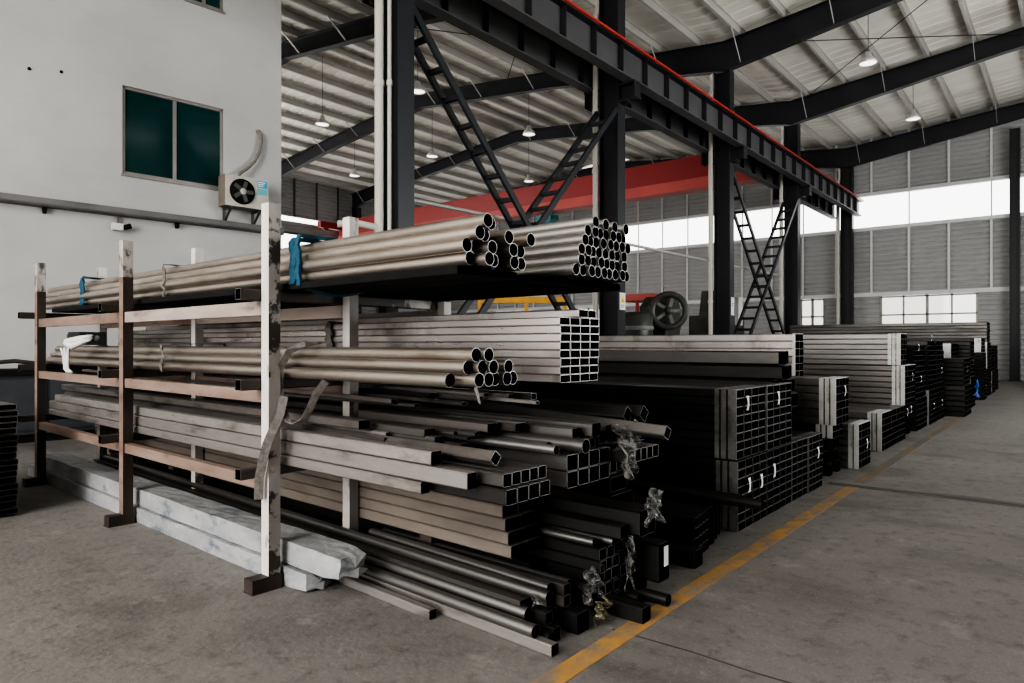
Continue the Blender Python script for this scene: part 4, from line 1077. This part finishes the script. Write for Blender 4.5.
# ------------------------------------------------------------------ stack at the left edge and bench by the wall
th = thing('section_stack', 'dark stack of small grey box sections at the left edge beside the rack', 'tube bundle', (1.02, 6.65, 0))
for r in range(18):
    for c in range(5):
        me = rect_me(.142, .046, 1.6, 'tray' if r > 12 else 'tube_black', 'rim' if r > 12 else 'rim_dark', .005)
        put('rectangular_tube', me, th, ((c + .5) * .144, .015 * ((r * 7 + c * 3) % 4), (r + .5) * .0495 + .02))
m = MB(); m.box(0, .72, .2, .3, 0, .02); m.box(0, .72, 1.2, 1.3, 0, .02); m.build('bearer', 'black', th)
bx = thing('workbench', 'dark blue-grey workbench against the white wall behind the rack', 'workbench'); bx.matrix_world = WX @ Matrix.Translation((-5.6, -1.1, 0))
m = MB(); m.box(-1.2, 3.0, 0, .8, .96, 1.04); m.build('worktop', 'black', bx)
m = MB(); m.box(-1.1, 2.9, .08, .72, .12, .96); m.build('cabinet_body', 'bench', bx)
for k in range(3):
    m = MB(); m.box(-1.05 + k * 1.32, .22 + k * 1.32, .055, .08, .18, .9); d = m.build('door', 'bench', bx)
    m = MB(); m.box(.08 + k * 1.32, .12 + k * 1.32, .03, .055, .5, .66); m.build('handle', 'machine_grey', d)
m = MB(); m.box(-1.1, 2.9, .14, .66, 0, .12); m.build('plinth', 'black', bx)
m = MB(); m.path([(-1.0, .2, 1.2), (-.4, .18, 1.06), (.2, .22, 1.07), (.7, .25, 1.12), (1.2, .22, 1.16), (1.7, .2, 1.08), (2.4, .3, 1.07)], .03, 8)
o = tag(m.build('rubber_hose', 'rubber'), 'black rubber hose lying along the top of the workbench', 'hose'); o.matrix_world = WX @ Matrix.Translation((-5.6, -1.1, 0))

# ------------------------------------------------------------------ machines beyond the stacks
t = thing('punch_press', 'dark punch press with a big spoked flywheel beside the third column', 'machine', (17.0, 8.75, 0))
m = MB(); m.prism([(-.5, 0), (.9, 0), (.9, .5), (.6, .8), (.55, 1.7), (.7, 2.0), (.5, 2.6), (.0, 2.7), (-.35, 2.4), (-.3, 1.2), (-.5, .5)], -.3, .45); m.build('press_frame', 'machine', t)
FX = Matrix.Translation((-.35, -.42, 2.28)) @ Matrix.Rotation(R(-62), 4, 'Z') @ Matrix.Rotation(PI / 2, 4, 'X')
m = MB(); m.lathe([(.36, -.08), (.50, -.08), (.52, -.06), (.52, .06), (.50, .08), (.36, .08), (.36, -.08)], 36, X=FX); fw = m.build('flywheel', 'machine', t)
for k in range(5):
    m = MB(); a = 2 * PI * k / 5
    m.bar((.08 * math.cos(a), .08 * math.sin(a), 0), (.38 * math.cos(a), .38 * math.sin(a), 0), .09, .05); 
    o = m.build('spoke', 'machine_grey', fw); o.matrix_local = FX
m = MB(); m.lathe([(0, -.1), (.11, -.1), (.11, .1), (0, .1)], 16, X=FX); m.build('hub', 'machine', fw)
m = MB(); m.box(-.9, .0, .5, 1.3, 0, 2.1); m.build('press_table', 'machine_grey', t)
t = thing('machine_guard', 'red-topped grey machine behind the flywheel beside the second column', 'machine', (18.9, 10.3, 0))
m = MB(); m.box(-.5, .5, -.5, .5, 0, 2.05); m.build('cabinet', 'machine_grey', t)
m = MB(); m.box(-.5, .5, -.6, .6, 2.72, 2.92); m.build('red_hood', 'redlight', t)
for sx in (-.4, .4):
    m = MB(); m.box(sx - .04, sx + .04, -.04, .04, 2.05, 2.72); m.build('support_post', 'red', t)
t = thing('metal_drum', 'dark tilted drum beside the second column near the warning sign', 'drum', (15.3, 8.55, 0))
m = MB(); m.lathe([(0, 0), (.34, 0), (.36, .05), (.36, 1.3), (.42, 1.6), (.42, 2.1), (.3, 2.2), (0, 2.22)], 20); m.build('drum_body', 'machine', t)
m = MB(); m.lathe([(.43, 1.75), (.45, 1.8), (.43, 1.85)], 20); m.build('hoop', 'machine_grey', t)
t = thing('control_cabinet', 'dark machine with a pale switch box between the third and fourth columns', 'machine', (21.3, 8.9, 0))
m = MB(); m.box(-.9, .9, -.5, .6, 0, 2.3); m.prism([(-.6, 2.3), (.5, 2.3), (.3, 3.0), (-.4, 3.1)], -.3, .4); m.build('machine_body', 'machine', t)
m = MB(); m.box(.1, .45, -.62, -.5, 2.0, 2.9); m.build('switch_box', 'white', t)
t = thing('yellow_frame', 'yellow steel machine frame with posts in the hall seen through the rack', 'machine frame', (17.3, 13.6, 0), R(-49))
for x in (-1.55, -.05, 1.2):
    m = MB(); m.box(x - .06, x + .06, -.06, .06, 0, 2.9); m.build('post', 'yellow', t)
m = MB(); m.box(-1.6, 1.3, -.08, .08, 2.72, 2.92); m.build('beam', 'yellow', t)
m = MB(); m.box(-1.6, -.7, -.12, .12, 2.92, 3.0); m.box(-.1, .7, -.12, .12, 2.92, 3.02); m.build('top_plate', 'white', t)
# warning sign on the second column
t = thing('warning_sign', 'small white warning sign with a yellow triangle on the second column', 'sign', (12.60, YC - .232, 2.12))
m = MB(); m.box(-.11, .11, -.006, 0, .0, .36); m.build('board', 'signwhite', t)
m = MB(); m.prism([(-.085, .15), (.085, .15), (0, .30)], -.009, -.006); tri = m.build('triangle', 'sign_y', t)
m = MB(); m.prism([(-.012, .17), (.012, .17), (.004, .25), (-.004, .25)], -.011, -.009); m.build('mark', 'black', tri)
m = MB(); m.box(-.08, .08, -.008, -.006, .09, .105); m.box(-.08, .06, -.008, -.006, .05, .065); m.build('printed_line', 'ductgrey', t)
t = thing('notice_plate', 'pale notice plate on the third column', 'sign', (18.60, YC - .232, 2.2))
m = MB(); m.box(-.10, .10, -.006, 0, 0, .5); m.build('board', 'signwhite', t)
m = MB(); m.box(-.07, .07, -.008, -.006, .32, .34); m.box(-.07, .05, -.008, -.006, .26, .28); m.build('printed_line', 'ductgrey', t)

# ------------------------------------------------------------------ light
w = bpy.data.worlds.new('World'); bpy.context.scene.world = w; w.use_nodes = True
bg = w.node_tree.nodes['Background']
sky = w.node_tree.nodes.new('ShaderNodeTexSky'); sky.sky_type = 'HOSEK_WILKIE'; sky.turbidity = 8; sky.ground_albedo = .5
sky.sun_direction = Vector((-.3, -.5, .8)).normalized()
mx = w.node_tree.nodes.new('ShaderNodeMix'); mx.data_type = 'RGBA'; mx.inputs['Factor'].default_value = .85
w.node_tree.links.new(sky.outputs[0], mx.inputs['A']); mx.inputs['B'].default_value = (1.0, .985, .96, 1)
w.node_tree.links.new(mx.outputs['Result'], bg.inputs[0]); bg.inputs[1].default_value = 3.2
def area(name, loc, target, sx, sy, power, col=(1, 1, 1)):
    l = bpy.data.lights.new(name, 'AREA'); l.shape = 'RECTANGLE'; l.size = sx; l.size_y = sy; l.energy = power; l.color = col
    o = bpy.data.objects.new(name, l); C.objects.link(o); o.location = loc
    d = Vector(target) - Vector(loc); o.rotation_euler = d.to_track_quat('-Z', 'Z').to_euler()
    return o
area('gate_daylight', (XN + .2, 3.5, 6.2), (4, 6, 2.2), 12., 4.5, 1500, (1, .97, .93))
area('ceiling_fill_light', (9., YS - .6, 4.5), (17, 14, 9.5), 9., 7., 2600, (1, .985, .95))  # added unseen lamp behind the office block, brightens ceiling and far wall; no gate
area('side_gate_daylight', (16., YR + .2, 3.), (17., 5, 2.5), 11., 5.5, 1100, (.95, .98, 1))

sc = bpy.context.scene
sc.view_settings.view_transform = 'AgX'
sc.view_settings.look = 'AgX - High Contrast'
sc.view_settings.exposure = .3
sc.cycles.use_denoising = True
sc.cycles.max_bounces = 8
sc.cycles.transparent_max_bounces = 16
sc.cycles.sample_clamp_indirect = 8
